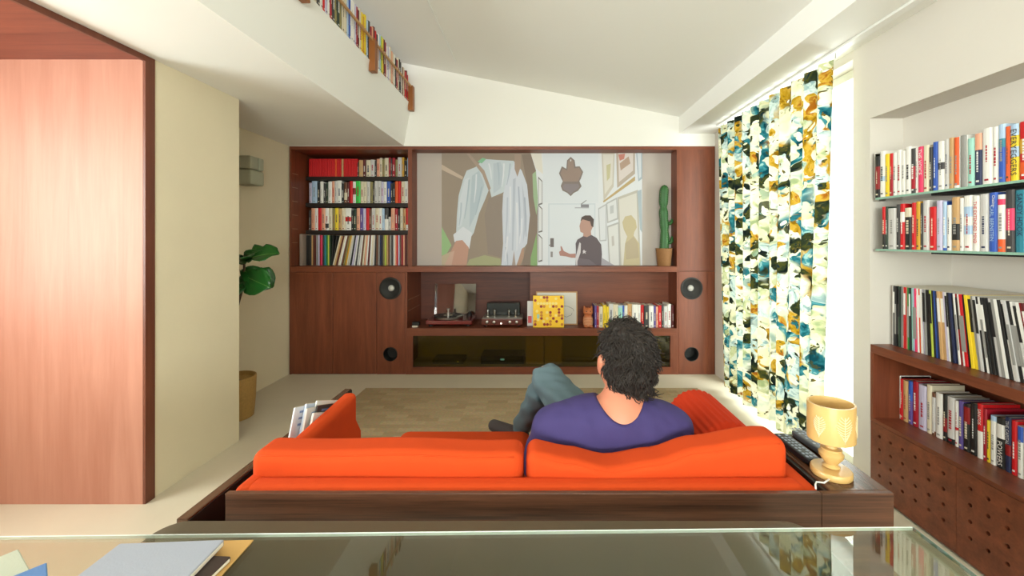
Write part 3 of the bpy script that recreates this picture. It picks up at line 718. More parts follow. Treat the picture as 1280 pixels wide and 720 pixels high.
# --- bookcase rows
def case_row(seq, zb, place, hh, yf=4.262, x0=-2.44, x1=-1.31):
    tot = sum(s[1] for s in seq); sc = (x1 - x0) / tot; x = x0
    for n, s in enumerate(seq):
        c, wd = s[0], s[1] * sc; h = hh * (s[2] if len(s) > 2 else random.uniform(.9, 1.0))
        book('book', (x + wd / 2, yf + random.uniform(0, .008), zb + .0003), 0, wd, h, .15, c, lab(wd, h, c, n + 1, 'cream side wall', place), 'books ' + place, marks=c not in ('red', 'orange'), bands=s[3] if len(s) > 3 else ())
        x += wd
r1 = [('red', random.uniform(14, 20), 1.0) for _ in range(15)] + [('orange', 16, 1.0)] + [('red', 16, 1.0) for _ in range(3)] + [('tan', 20, 1.0)] + [('red', 16, 1.0) for _ in range(9)]
r1 += [('black', 14, .8), ('tan', 42, .92), ('maroon', 30, .95), ('cream', 44, .93), ('pale grey', 42, .95), ('charcoal', 20, .9), ('peach', 30, 1.0), ('cream', 28, 1.05), ('olive', 22, .95), ('cream', 40, 1.05), ('crimson', 20, 1.08), ('charcoal', 18, 1.0), ('crimson', 30, 1.05), ('olive', 24, .95), ('pale grey', 42, 1.08), ('mustard', 24, 1.08), ('black', 30, .9), ('pale blue', 22, 1.05), ('pale grey', 54, 1.08)]
case_row(r1, SH[0][0], 'on the upper bookcase shelf', .19)
r2 = [('lilac', 34, .92), ('pale blue', 58, 1.0), ('black', 34, .96), ('white', 34, .98), ('charcoal', 26, .9), ('dark green', 26, .92), ('white', 40, .98), ('peach', 30, 1.0), ('pale grey', 30, 1.0), ('white', 46, 1.02), ('black', 30, .9), ('brown', 34, .95, ((.15, .5, 'cream'),)), ('maroon', 24, .96), ('red', 34, 1.0), ('white', 36, .98, ((.4, .7, 'dark red'),)), ('bright green', 48, 1.0), ('cream', 36, .99), ('cream', 34, .98), ('pale grey', 36, .98), ('olive', 30, .97), ('charcoal', 20, .9), ('pale grey', 36, 1.0), ('pale grey', 36, 1.0), ('lilac', 26, .98), ('white', 34, .97), ('blue', 42, .99), ('black', 28, .9), ('black', 24, .95), ('orange', 34, .99), ('red', 30, .99), ('cream', 40, .99), ('white', 40, .99), ('olive', 44, .98), ('brown', 26, .97)]
case_row(r2, SH[1][0], 'on the middle bookcase shelf', .235)
r3 = [('charcoal', 24, .9), ('peach', 38, 1.0), ('white', 34, 1.0), ('red', 38, 1.0), ('peach', 36, 1.0), ('white', 36, 1.0, ((.1, .3, 'charcoal'),)), ('cream', 34, 1.0), ('olive', 30, .98), ('yellow', 36, 1.0), ('tan', 34, .98), ('cream', 34, 1.0), ('white', 60, 1.0, ((.4, .6, 'red'),)), ('black', 26, .9), ('dark green', 30, .95), ('peach', 36, 1.0), ('purple', 32, 1.0), ('lilac', 30, .98), ('red', 32, 1.0), ('brown', 24, .95), ('pale grey', 38, 1.0), ('cream', 36, 1.0), ('white', 34, 1.0), ('pale blue', 26, .98), ('charcoal', 40, 1.0, ((.0, .5, 'white'),)), ('pale grey', 26, .6), ('peach', 40, 1.0), ('crimson', 30, .98), ('black', 24, .95), ('cream', 30, 1.0), ('tan', 28, .98), ('white', 28, 1.0, ((.25, 1., 'red'),)), ('red', 34, 1.0), ('grey', 30, .98)]
case_row(r3, SH[2][0], 'on the lower bookcase shelf', .236)
recs = 'black,black,charcoal,tan,brown,maroon,grey,lilac,crimson,pink,charcoal,teal,green,lime,dark green,black,black,cream,tan,maroon,cream,white,brown,olive,mustard,cream,pale grey,black,lilac,white,charcoal,pale grey,white,brown,cream,peach,white,maroon,white,cream,pale grey,black,brown,grey,navy,charcoal,olive,lime,tan,brown,grey,charcoal,white,peach,red,lilac,brown,crimson,peach,maroon,brown,white,peach'.split(',')
x = -2.415; RY = 4.165
o = MB().box(-2.455, -2.425, RY - .04, 4.46, 1.0805, 1.405); tag(o.build('record_box', mat('pale_board', '#a08d80', .6), bevel=.002), 'pale slim boxed record set against the bookcase side', 'record box')
wd = (-1.315 - x) / len(recs)
for i, c in enumerate(recs):
    th = wd * .82; u = i / len(recs)
    ln = R(14) * max(0, min(1, (u - .23) / .04)) * max(0, 1 - max(0, u - .3) / .4) if u > .23 else 0
    dx = .06 * max(0, min(1, (u - .23) / .05)) * 0
    record((x + wd / 2 - .25 * math.sin(ln) * .35, RY + random.uniform(0, .012), 1.0804 + th / 2 * math.sin(ln)), 0, th * math.cos(ln), c,
           f"{c} record sleeve, {ordn(i+1)} from the pale box on the bookcase bottom", 'records in the bookcase', lean=ln, s=.314)
    x += wd
# --- niche books
nb = [(595,612,'purple',.22),(612,632,'crimson',.218),(632,662,'cream',.21),(664,690,'yellow',.225),(690,711,'yellow',.21),(711,745,'pale grey',.238,((.1,.3,'green'),)),(745,785,'cream',.23),(785,820,'pale blue',.222,((.0,.9,'mint'),)),(820,835,'blue',.22),(835,860,'white',.22),(860,895,'tan',.238),(895,940,'white',.232),(940,965,'white',.228),(965,990,'red',.226),(991,1030,'charcoal',.222),(1030,1068,'white',.218),(1068,1085,'purple',.218),(1085,1105,'peach',.21),(1105,1130,'red',.222),(1130,1150,'charcoal',.226),(1150,1180,'pale grey',.215),(1180,1206,'white',.236),(1208,1232,'maroon',.225)]
for n, r in enumerate(nb):
    a, b, c, h = r[:4]; xa = (650 + a / 6.4 - VX) / F * 4.05; xb = (650 + b / 6.4 - VX) / F * 4.05
    book('book', ((xa + xb) / 2, 4.04 + random.uniform(0, .01), .4603), 0, xb - xa, h, .17, c, lab(xb - xa, h, c, n + 1, 'clay cat', 'in the open niche'), 'books in the open niche', bands=r[4] if len(r) > 4 else ())
# --- loft ledge books, brackets and rail
y = 3.935; n = 0
lc = ['red','maroon','red','crimson','cream','brown','white','charcoal','black','cream','crimson','black','white','cream','peach','cream','white','lilac','white','crimson','maroon','yellow','lime','pale blue','white','charcoal','red','maroon','peach','crimson','charcoal','pale blue','yellow','mustard','yellow','cream','maroon','crimson','lilac','white','white','blue','pale blue','cream','cream','olive','dark green','olive','charcoal','crimson','white','lilac','red','white','charcoal','cream','navy','white','tan','red','cream','black']
for i, c in enumerate(lc):
    t = random.uniform(.022, .038); h = random.uniform(.27, .315) * (1.0 if i > 5 else .95)
    if abs(y - t / 2 - 3.05) < .0: pass
    book('book', (-1.275, y - t / 2, 2.7003), R(90), t, h, .2, c, lab(t, h, c, i + 1, 'end wall', 'on the loft ledge'), 'books on the loft ledge')
    y -= t
    if y < 1.9: break
rail = thing('book_rail', 'slim wooden rail on two brackets holding back the loft ledge books', 'rail', (0, 0, 0))
for yb in (3.95, 3.04, 2.13):
    o = MB().box(-1.272, -1.225, yb - .028, yb + .028, 2.62, 2.862); o.build('bracket', BRACKET, rail, bevel=.002)
o = MB().box(-1.250, -1.238, 1.9, 3.93, 2.845, 2.862); o.build('batten', BRASSY, rail)

# ------------------------------------------------------------------ curtain
def curtain_mat():
    m = bpy.data.materials.new('floral_print_cloth'); m.use_nodes = True; nt = m.node_tree; nt.nodes.clear(); L = nt.links.new
    out = nt.nodes.new('ShaderNodeOutputMaterial'); uv = nt.nodes.new('ShaderNodeUVMap')
    def warp(src, scale, amp):
        nz = nt.nodes.new('ShaderNodeTexNoise'); nz.inputs['Scale'].default_value = scale; nz.inputs['Detail'].default_value = 1; L(src, nz.inputs['Vector'])
        sb = nt.nodes.new('ShaderNodeVectorMath'); sb.operation = 'SUBTRACT'; sb.inputs[1].default_value = (.5, .5, .5); L(nz.outputs['Color'], sb.inputs[0])
        sc = nt.nodes.new('ShaderNodeVectorMath'); sc.operation = 'SCALE'; sc.inputs['Scale'].default_value = amp; L(sb.outputs[0], sc.inputs[0])
        ad = nt.nodes.new('ShaderNodeVectorMath'); ad.operation = 'ADD'; L(src, ad.inputs[0]); L(sc.outputs[0], ad.inputs[1]); return ad.outputs[0]
    base = warp(warp(uv.outputs[0], 8, .12), 30, .03)
    def shift(loc):
        ad = nt.nodes.new('ShaderNodeVectorMath'); ad.operation = 'ADD'; ad.inputs[1].default_value = loc; L(base, ad.inputs[0]); return ad.outputs[0]
    def ramp(cols, src, mode='EASE'):
        r = nt.nodes.new('ShaderNodeValToRGB'); r.color_ramp.interpolation = mode; e = r.color_ramp.elements
        while len(e) > 1: e.remove(e[0])
        e[0].position = cols[0][0]; e[0].color = lin(cols[0][1])
        for p, c in cols[1:]:
            k = e.new(p); k.color = lin(c)
        L(src, r.inputs[0]); return r.outputs[0]
    def noise(v, sc, det=3):
        n = nt.nodes.new('ShaderNodeTexNoise'); n.inputs['Scale'].default_value = sc; n.inputs['Detail'].default_value = det; L(v, n.inputs['Vector']); return n.outputs['Fac']
    def step(src, a, b):
        q = nt.nodes.new('ShaderNodeMapRange'); q.interpolation_type = 'SMOOTHSTEP'; q.inputs[1].default_value = a; q.inputs[2].default_value = b; L(src, q.inputs[0]); return q.outputs[0]
    cur = ramp([(.32, '#98a68c'), (.42, '#d8d4ae'), (.52, '#e6e2cc'), (.58, '#cdd2bd'), (.66, '#8fa298')], noise(shift((0, 0, 0)), 5))
    def layer(scale, loc, cols, thr, dens, big=2.6):
        nonlocal cur
        colr = ramp(cols, noise(shift((loc[0] + 9, loc[1], 0)), 18, 4))
        g = step(noise(shift((loc[0] + 3, loc[1] + 5, 0)), big, 1), dens - .03, dens + .03)
        l = step(noise(shift(loc), scale, 1.5), thr, thr + .022)
        mu = nt.nodes.new('ShaderNodeMath'); mu.operation = 'MULTIPLY'; L(g, mu.inputs[0]); L(l, mu.inputs[1])
        mx = nt.nodes.new('ShaderNodeMix'); mx.data_type = 'RGBA'; L(mu.outputs[0], mx.inputs[0]); L(cur, mx.inputs[6]); L(colr, mx.inputs[7]); cur = mx.outputs[2]
    layer(6, (.3, .1, 0), [(.35, '#93a074'), (.5, '#bfc096'), (.62, '#cdd3c0')], .51, .46, 2.0)
    layer(6.5, (4.3, 7.1, 0), [(.35, '#93a9a6'), (.5, '#c3d0c9'), (.62, '#869f9f')], .53, .47, 2.0)
    layer(7.5, (1.7, .6, 0), [(.35, '#7d5a14'), (.46, '#a8821f'), (.55, '#c09a3c'), (.65, '#95581a')], .53, .48, 2.2)
    layer(8, (5.1, 2.2, 0), [(.36, '#103c46'), (.48, '#24626c'), (.58, '#3b7f88'), (.66, '#94b9b4')], .555, .47, 2.2)
    layer(7.5, (8.4, 4.9, 0), [(.36, '#141c1c'), (.5, '#2a3222'), (.6, '#45461e'), (.68, '#1d2c30')], .55, .48, 2.2)
    layer(16, (2.4, 9.3, 0), [(.4, '#efebd8'), (.6, '#dcd9ae')], .58, .48, 4)
    layer(34, (6.4, 1.3, 0), [(.4, '#3b4230'), (.6, '#6d5a22')], .64, .50, 5)
    di = nt.nodes.new('ShaderNodeBsdfDiffuse'); tr = nt.nodes.new('ShaderNodeBsdfTranslucent'); mx = nt.nodes.new('ShaderNodeMixShader'); mx.inputs[0].default_value = .21
    L(cur, di.inputs[0]); L(cur, tr.inputs[0]); L(di.outputs[0], mx.inputs[1]); L(tr.outputs[0], mx.inputs[2]); L(mx.outputs[0], out.inputs[0])
    return m
CM = curtain_mat()
nu, nv = 300, 36; vs = []; uvs = []
for j in range(nv + 1):
    v = j / nv; z = 2.365 + (0.055 - 2.365) * v; acc = 0; prev = None
    ya, yb = 2.235 + .10 * v, 3.665 - .09 * v
    for i in range(nu + 1):
        u = i / nu; ph = u * 11.5 * 2 * math.pi
        amp = .0205 + .006 * math.sin(u * 9 + 2) * v
        y = ya + (yb - ya) * u + .012 * v * math.sin(u * 23 + 1)
        x = 1.655 + amp * math.sin(ph + .5 * v * math.sin(u * 13)) + .012 * v * math.sin(u * 31 + v * 2)
        y += .006 * math.sin(2 * ph)
        zz = z + (.012 * math.sin(ph * .5) * v * v)
        vs.append((x, y, zz)); uvs.append((u * 1.75, 2.365 - v * 2.31))
fs = []; w_ = nu + 1
for j in range(nv):
    for i in range(nu):
        fs.append((j*w_+i, (j+1)*w_+i, (j+1)*w_+i+1, j*w_+i+1))
me = bpy.data.meshes.new('curtain'); me.from_pydata(vs, [], fs); me.materials.append(CM)
ul = me.uv_layers.new(name='UVMap')
for lp in me.loops: ul.data[lp.index].uv = uvs[lp.vertex_index]
me.polygons.foreach_set('use_smooth', [True] * len(me.polygons)); me.update()
cur = thing('curtain', 'full length floral print curtain in teal, mustard and cream beside the wall unit', 'curtain', (1.655, 2.95, 0))
co = bpy.data.objects.new('cloth', me); COL.objects.link(co); co.parent = cur; co.location = (-1.655, -2.95, 0)
bx('curtain_track', FRAMEW, cur, .0, .045, -2.9, .75, 2.394, 2.407)
for i in range(12):
    yk = 2.25 + i * .1225 - 2.95
    MB().tube([(.02, yk, 2.362), (.02, yk, 2.395)], .003, 6).build('glider_hook', STEEL, cur)

# ------------------------------------------------------------------ rug
m, nt, b = new_mat('brown_patch_weave'); tc = nt.nodes.new('ShaderNodeTexCoord')
br = nt.nodes.new('ShaderNodeTexBrick'); br.inputs['Scale'].default_value = 5.5; br.inputs['Color1'].default_value = lin('#a08a68'); br.inputs['Color2'].default_value = lin('#b19c7a'); br.inputs['Mortar'].default_value = lin('#a48f6d')
br.inputs['Mortar Size'].default_value = .004; br.inputs['Brick Width'].default_value = .9; br.inputs['Row Height'].default_value = .3
nt.links.new(tc.outputs['Object'], br.inputs['Vector'])
nz = nt.nodes.new('ShaderNodeTexNoise'); nz.inputs['Scale'].default_value = 60; nz.inputs['Detail'].default_value = 5; nt.links.new(tc.outputs['Object'], nz.inputs['Vector'])
mx = nt.nodes.new('ShaderNodeMix'); mx.data_type = 'RGBA'; mx.blend_type = 'OVERLAY'; mx.inputs[0].default_value = .35; nt.links.new(br.outputs[0], mx.inputs[6]); nt.links.new(nz.outputs['Color'], mx.inputs[7]); nt.links.new(mx.outputs[2], b.inputs['Base Color'])
b.inputs['Roughness'].default_value = .85; MATS['rug'] = m
tag(MB().box(-1.55, 1.44, 1.35, 3.61, .0005, .010).build('rug', m, bevel=.003), 'brown woven patchwork rug lying between sofa and wall unit', 'rug')

# ------------------------------------------------------------------ sofa
sofa = thing('sofa', 'orange two seat sofa framed in dark walnut boards with a side shelf', 'sofa', (0, 0, 0))
bx('back_board', WALNUT, sofa, -.738, .671, .945, .957, .14, .745, .001)
bx('side_panel', WALNUTY, sofa, -.842, -.815, .932, 1.75, .10, .694, .002)
bx('slot_shade', DARK, sofa, -.815, -.812, .932, 1.75, .30, .690)  # black sheet standing in for the shade inside the gap
bx('slot_floor', DARK, sofa, -.815, -.742, .960, 1.75, .10, .30)  # slot bottom under the magazines, black to carry the gap's shade
bx('side_shelf', WALNUTY, sofa, .700, .842, .957, 1.235, .715, .745, .002)
bx('shelf_front', WALNUT, sofa, .672, .842, .945, .9568, .14, .745, .001)
bx('shelf_side', WALNUTY, sofa, .820, .842, .958, 1.235, .14, .7145, .001)
bx('shelf_wall', DARK, sofa, .690, .700, .958, 1.235, .10, .740, .001)
bx('base', DARK, sofa, -.740, .688, .960, 1.90, .10, .20, .003)
for x in (-.68, .62):
    for y in (1.05, 1.80):
        MB().lathe([(.02, .0642), (.022, .0995)], (x, y, 0), 14).build('leg', DARK, sofa)
MB().rbox(-.722, .664, .962, 1.030, .20, .744, .026, 10).build('back_upholstery', ORANGE, sofa, smooth=True)
def armfn(x, y, z): return (x + .02 * max(0, (y - 1.3) / .24) * (1 if z < .6 else 0), y, z + (.018 if z > .5 else 0) * max(0, (y - 1.1) / .4))
MB().rbox(-.741, -.690, .966, 1.535, .20, .744, .02, 12, fn=armfn).build('arm_pad', ORANGE, sofa, smooth=True)
MB().rbox(.632, .688, .966, 1.535, .20, .740, .02, 12).build('arm_pad', ORANGE, sofa, smooth=True)
MB().rbox(-.672, -.030, 1.05, 1.985, .20, .412, .05, 10).build('seat_cushion', ORANGE, sofa, smooth=True)
MB().rbox(-.026, .622, 1.05, 1.985, .20, .402, .05, 10).build('seat_cushion', ORANGE, sofa, smooth=True)
def cl(x, y, z):
    k = max(0, (z - .5) / .3)
    return (x, y + .004 * math.sin(x * 9) * k, z + .003 * math.sin(x * 14) * k)
def prof_r(x):
    P = [(-.10, .798), (-.015, .798), (.08, .782), (.184, .762), (.30, .778), (.419, .808), (.59, .832), (.70, .828)]
    for (a, fa), (b, fb) in zip(P, P[1:]):
        if x <= b:
            t = (x - a) / (b - a); t = t * t * (3 - 2 * t); return fa + (fb - fa) * t
    return P[-1][1]
def cr(x, y, z):
    k = max(0, (z - .5) / .3)
    return (x, y - .012 * math.exp(-((x - .2) / .2) ** 2) * k, z + (prof_r(x) - .80) * k)
def seam(fn, x0, x1, y0, z0):
    pts = [fn(x0 + (x1 - x0) * i / 30, y0, z0) for i in range(31)]
    return MB().tube(pts, .0020, 6)
c1 = MB().rbox(-.738, -.037, 1.020, 1.125, .50, .798, .028, 24, 5, fn=cl).build('back_cushion', ORANGE, sofa, smooth=True)
c2 = MB().rbox(-.030, .645, 1.020, 1.125, .50, .800, .028, 24, 5, fn=cr).build('back_cushion', ORANGE, sofa, smooth=True)
seam(cl, -.715, -.06, 1.0275, .789).build('seam', ORANGE, c1, smooth=True)
seam(cr, -.005, .622, 1.0275, .790).build('seam', ORANGE, c2, smooth=True)

# ribbed bolster on the right arm
o = MB(); nseg, na = 60, 32; vs = []
bc = Vector((.590, 0, .672))
for i in range(nseg + 1):
    u = i / nseg; y = 1.20 + .34 * u
    e = math.sqrt(max(0, 1 - (max(0, abs(u - .5) - .38) / .12) ** 2)) if abs(u - .5) > .38 else 1
    for k in range(na * 4):
        a = 2 * math.pi * k / (na * 4)
        r = (.108 * e + .0035 * (1 if (k % 4) in (0, 1) else 0) * e) if True else 0
        vs.append((bc.x + r * math.cos(a) * .95, y, bc.z + r * math.sin(a)))
q = na * 4
o.add(vs, [(i*q+k, i*q+(k+1)%q, (i+1)*q+(k+1)%q, (i+1)*q+k) for i in range(nseg) for k in range(q)] + [tuple(range(q)), tuple(nseg*q + k for k in reversed(range(q)))])
tag(o.build('bolster_pillow', REDRIB, smooth=True), 'red orange ribbed bolster pillow lying on the sofa arm by the curtain', 'pillow')

# magazines in the slot beside the left arm
mc = ['#dfe3ea', '#c9d2e4', '#efeeea', '#d8d6d2', '#3d3a38', '#e9e7e2']
mn = ['pale lilac magazine, outermost in the sofa slot', 'blue grey magazine standing in the sofa slot', 'white magazine leaning in the sofa slot', 'grey white magazine standing in the sofa slot', 'thin charcoal magazine in the sofa slot', 'cream white magazine, deepest in the sofa slot']
for i in range(6):
    t = .005 + .002 * (i % 2)
    o = MB().box(-t/2, t/2, 0, .20, 0, .275); ob = o.build('magazine', mat('magazine_%d' % i, mc[i], .35), bevel=.0006, segs=1)
    MB().box(-t*.3, t*.3, .003, .197, .2752, .2762).build('pages', PAPER, ob)
    for k in range(3): MB().box(t/2, t/2 + .0006, .03, .17 - .03 * k, .255 - .02 * k, .262 - .02 * k).build('cover_print', mat('print_blue', '#7f8fb8', .5), ob)
    ob.location = (-.806 + .0095 * i, 1.235 + .018 * ((i * 2) % 5), .53 - .004 * i); ob.rotation_euler = (R(-16 - 2.5 * (i % 3)), R(1.5), R(-2))
    tag(ob, mn[i], 'magazine', 'magazines in the sofa slot')

# ------------------------------------------------------------------ things on the side shelf
ALA = mat('alabaster', '#d0a868', .35, var=.12, vscale=14, coat=.2)
ALAP = mat('alabaster_relief', '#e6d2a8', .5)
lamp = thing('table_lamp', 'small alabaster table lamp with a carved leaf shade on the sofa shelf', 'lamp', (.752, 1.025, .7452))
MB().lathe([(.044, 0), (.0455, .002), (.0455, .013), (.043, .016), (.02, .0175), (.0, .0175)], n=40).build('base', ALA, lamp, smooth=40)
MB().lathe([(.012, .0175), (.020, .021), (.013, .027), (.018, .034), (.0265, .046), (.0275, .054), (.020, .062), (.0235, .064), (.0235, .0675), (.013, .069), (.0105, .080), (.012, .087), (.013, .0885)], n=36).build('stem', ALA, lamp, smooth=40)
shp = MB().lathe([(.012, .0885), (.052, .089), (.0545, .091), (.0545, .180), (.0540, .183), (.0500, .183), (.0495, .180), (.0495, .096), (.0, .095)], n=48, sy=.86)
sh_ = shp.build('shade', ALA, lamp, smooth=40)
for ang, sc in ((-90, 1.0), (-150, .8), (-38, .8), (90, 1)):
    o = MB()
    def onsh(u, v):      # wrap onto the shade
        a = R(ang) + u / .0545; return (.0552 * math.cos(a), .0552 * .86 * math.sin(a), .131 + v)
    for k in range(9):
        v0 = (-.026 + .0062 * k) * sc; wl = .019 * sc * math.sin(math.pi * (k + 1.2) / 11)
        for sg in (-1, 1):
            pts = [onsh(sg * wl * q / 4, v0 + .010 * sc * (q / 4) ** 1.5) for q in range(5)]
            o.tube(pts, .0011, 5)
    o.tube([onsh(0, (-.032 + .008 * q) * sc) for q in range(9)], .0012, 5)
    o.build('leaf_relief', ALAP, sh_, smooth=True)
MB().tube([(-.030, -.034, .006), (-.05, -.045, .004), (-.065, -.040, .003), (-.075, -.050, .0025), (-.085, -.066, .0025)], .002, 8).build('cord', FRAMEW, lamp, smooth=True)
RUB = mat('remote_black', '#16161a', .4); BTN = mat('remote_button', '#8f98a6', .5); RGR = mat('remote_grey', '#55585e', .4)
def remote(loc, rz, m, lbl, L=.15):
    r_ = thing('remote_control', lbl, 'remote', loc, rz)
    MB().rounded(-.021, .021, -L/2, L/2, 0, .017, p=7, n=10).build('case', m, r_, smooth=True)
    for i in range(3):
        for j in range(9):
            if random.random() < .9:
                MB().box(-.014 + .0105*i, -.007 + .0105*i, -L/2 + .012 + j*.0145, -L/2 + .020 + j*.0145, .0160, .0178).build('button', BTN, r_, bevel=.0008, segs=1)
remote((.733, 1.135, .7453), R(2), RUB, 'black remote control nearest the sofa cushion on the side shelf', .15)
remote((.800, 1.165, .7453), R(3), RGR, 'grey button remote control behind the alabaster lamp', .13)

# ------------------------------------------------------------------ glass table, console under it, papers
gt = thing('glass_table', 'large clear glass table top with a pale polished edge behind the sofa', 'table', (0, 0, 0))
zt = .745; gth = .0065; cn = [(-1.62, .800), (.782, .834), (.782, -.75), (-1.62, -.75)]
o = MB(); o.add([(x, y, zt - gth) for x, y in cn] + [(x, y, zt - .0005) for x, y in cn], [(0,1,2,3),(7,6,5,4)]); o.build('glass_top', GLASS, gt)
o = MB()
for i in range(4):
    a, b_ = Vector(cn[i] + (0,)), Vector(cn[(i+1) % 4] + (0,)); d = (b_ - a).normalized(); nn = Vector((-d.y, d.x, 0)) * .002
    o.add([a - nn*0 + Vector((0,0,zt-gth)), b_ + Vector((0,0,zt-gth)), b_ + nn + Vector((0,0,zt-gth)), a + nn + Vector((0,0,zt-gth)),
           a + Vector((0,0,zt)), b_ + Vector((0,0,zt)), b_ + nn + Vector((0,0,zt)), a + nn + Vector((0,0,zt))], [(0,3,2,1),(4,5,6,7),(0,1,5,4),(1,2,6,5),(2,3,7,6),(3,0,4,7)])
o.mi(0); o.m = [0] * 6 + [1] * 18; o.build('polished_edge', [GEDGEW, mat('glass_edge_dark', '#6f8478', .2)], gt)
for x, y in ((-1.5, .70), (-1.5, -.65), (.70, -.65)):
    MB().tube([(x, y, 0), (x, y, zt - .0105)], .02, 16).build('leg', STEEL, gt, smooth=40)
OLIVE = mat('olive_brown_leather', '#5c513c', .6, bump=.08, bscale=250, var=.08, vscale=12)
cs = thing('console_bench', 'olive brown leather topped console standing under the glass table', 'console', (-.12, .45, 0))
o = MB(); w2, d2, rad = .735, .478, .05; pts = []
for cx, cy, a0 in ((w2 - rad, d2 - rad, 0), (-w2 + rad, d2 - rad, 90), (-w2 + rad, -d2 + rad, 180), (w2 - rad, -d2 + rad, 270)):
    for k in range(7):
        a = R(a0 + 15 * k); pts.append((cx + rad * math.cos(a), cy + rad * math.sin(a)))
N = len(pts); lev = [(.62, 0), (.685, 0), (.695, .004), (.700, .012)]
vs = [(p[0] * (1 - e / w2), p[1] * (1 - e / d2), z) for z, e in lev for p in pts]
o.add(vs, [(l*N + i, l*N + (i+1) % N, (l+1)*N + (i+1) % N, (l+1)*N + i) for l in range(3) for i in range(N)] + [tuple(reversed(range(N))), tuple(3*N + i for i in range(N))])
o.build('top', OLIVE, cs, smooth=40)
for x in (-.62, .62):
    for y in (-.38, .38): MB().box(x - .025, x + .025, y - .025, y + .025, 0, .62).build('leg', DARK, cs, bevel=.003)
def sheet(name, lbl, cat, cx, cy, z, wx, wy, t, rz, col, rough=.6, inner=True, bev=.002):
    ob = MB().box(-wx/2, wx/2, -wy/2, wy/2, 0, t).build(name, mat('paper_' + col[1:], col, rough, bump=.1, bscale=300), bevel=min(bev, t*.4)); ob.location = (cx, cy, z); ob.rotation_euler = (0, 0, rz)
    tag(ob, lbl, cat)
    if inner: MB().box(-wx/2 + .003, wx/2 + .0012, -wy/2 + .004, wy/2 - .004, t*.25, t*.75).build('pages', PAPER, ob)
    return ob
zt += .0004
sheet('envelope', 'flat tan manila envelope beneath the grey folder on the glass table', 'envelope', -.668, .672, zt, .215, .24, .003, R(2), '#c49a58', inner=False)
sheet('notebook', 'thin dark notebook between grey folder and tan envelope', 'notebook', -.672, .640, zt + .0032, .195, .215, .009, R(-3), '#3a2c26')
sheet('folder', 'pale grey cloth folder lying on top of the papers', 'folder', -.690, .645, zt + .0125, .19, .235, .012, R(3), '#9da1ad', .8)
sheet('magazine', 'cream and green magazine at the far corner of the glass table', 'magazine', -.975, .60, zt, .21, .27, .005, R(-30), '#b6c0ae', .3)
sheet('magazine', 'blue covered magazine overlapping the cream green one', 'magazine', -.90, .575, zt + .0052, .19, .25, .004, R(-38), '#4a7fb4', .3)
sheet('magazine', 'black edged magazine lying beside the grey folder', 'magazine', -.825, .56, zt + .0094, .15, .25, .004, R(-42), '#8a8880', .3)

# ------------------------------------------------------------------ niche contents
TTR = mat('red_lacquer', '#6d0f14', .2, coat=.6)
tt = thing('turntable', 'red turntable with raised clear dust cover in the open niche', 'turntable', (-.905, 4.24, .4602))
o = MB().box(-.235, .235, -.17, .17, .022, .062); o.build('plinth', TTR, tt, bevel=.006)
for x in (-.19, .19):
    for y in (-.13, .13): MB().lathe([(.022, 0), (.024, .022)], (x, y, 0), 14).build('foot', BLACK, tt)
MB().lathe([(.15, .064), (.152, .068), (.152, .083), (.148, .085), (0, .085)], (-.04, 0, 0), 40).build('platter', STEEL, tt, smooth=40)
MB().lathe([(.15, .0855), (.15, .0875), (.05, .088), (0, .088)], (-.04, 0, 0), 40).build('vinyl_record', mat('vinyl', '#141414', .25), tt, smooth=40)
MB().lathe([(.048, .0882), (0, .0885)], (-.04, 0, 0), 24).build('record_label', bcol('cream'), tt)
MB().lathe([(.022, .0885), (.022, .115), (.012, .118), (.012, .15), (.018, .152), (.018, .158), (0, .16)], (-.04, -.01, 0), 20).build('record_weight', STEEL, tt, smooth=40)
MB().lathe([(.03, .062), (.03, .09), (.018, .092), (.018, .11)], (.17, .07, 0), 18).build('arm_pivot', BLACK, tt, smooth=40)
MB().tube([(.17, .12, .115), (.17, .07, .114), (.16, -.06, .108), (.10, -.11, .1), (.07, -.12, .094)], .005, 8).build('tonearm', STEEL, tt, smooth=True)
o = MB(); a = R(80)
def dc(u, v, t): return (u, .165 + v * math.cos(a) - t * math.sin(a), .07 + v * math.sin(a) + t * math.cos(a))
v8 = [dc(u, v, t) for t in (0, .004) for u, v in ((-.225, 0), (.225, 0), (.225, .33), (-.225, .33))]
o.add(v8, [(0,1,2,3),(7,6,5,4),(0,4,5,1),(1,5,6,2),(2,6,7,3),(3,7,4,0)])
for u in (-.225, .221):
    v8 = [dc(uu, v, t) for t in (0, .05) for uu, v in ((u, 0), (u + .004, 0), (u + .004, .33), (u, .33))]; o.add(v8, [(0,1,2,3),(7,6,5,4),(0,4,5,1),(1,5,6,2),(2,6,7,3),(3,7,4,0)])
o.build('dust_cover', ACRYL, tt)
sm = thing('stylus_brush', 'small black and pale brush beside the red turntable', 'brush', (-1.235, 4.06, .4602))
MB().box(-.035, .035, -.02, .02, .018, .055).build('handle', BLACK, sm, bevel=.005); MB().box(-.035, .02, -.018, .018, 0, .018).build('pad', PAPER, sm, bevel=.003)
AMPW = mat('amp_wood', '#5a2214', .35, coat=.3)
am = thing('tube_amplifier', 'valve amplifier with glass tubes, wood front and silver knobs in the niche', 'amplifier', (-.362, 4.20, .4602))
o = MB().box(-.205, .205, -.13, .14, .018, .022)
MB().rounded(-.21, .21, -.145, -.12, .018, .085, p=10, n=12).build('front_panel', AMPW, am, smooth=40)
MB().box(-.205, .205, -.12, .15, .018, .088).build('chassis', mat('amp_silver', '#a9a29a', .35, metal=.7), am, bevel=.004)
MB().box(-.175, .175, .03, .145, .0885, .215).build('transformer_cover', mat('amp_green_black', '#141c18', .3), am, bevel=.006)
for x in (-.205, .205):
    for y in (): pass
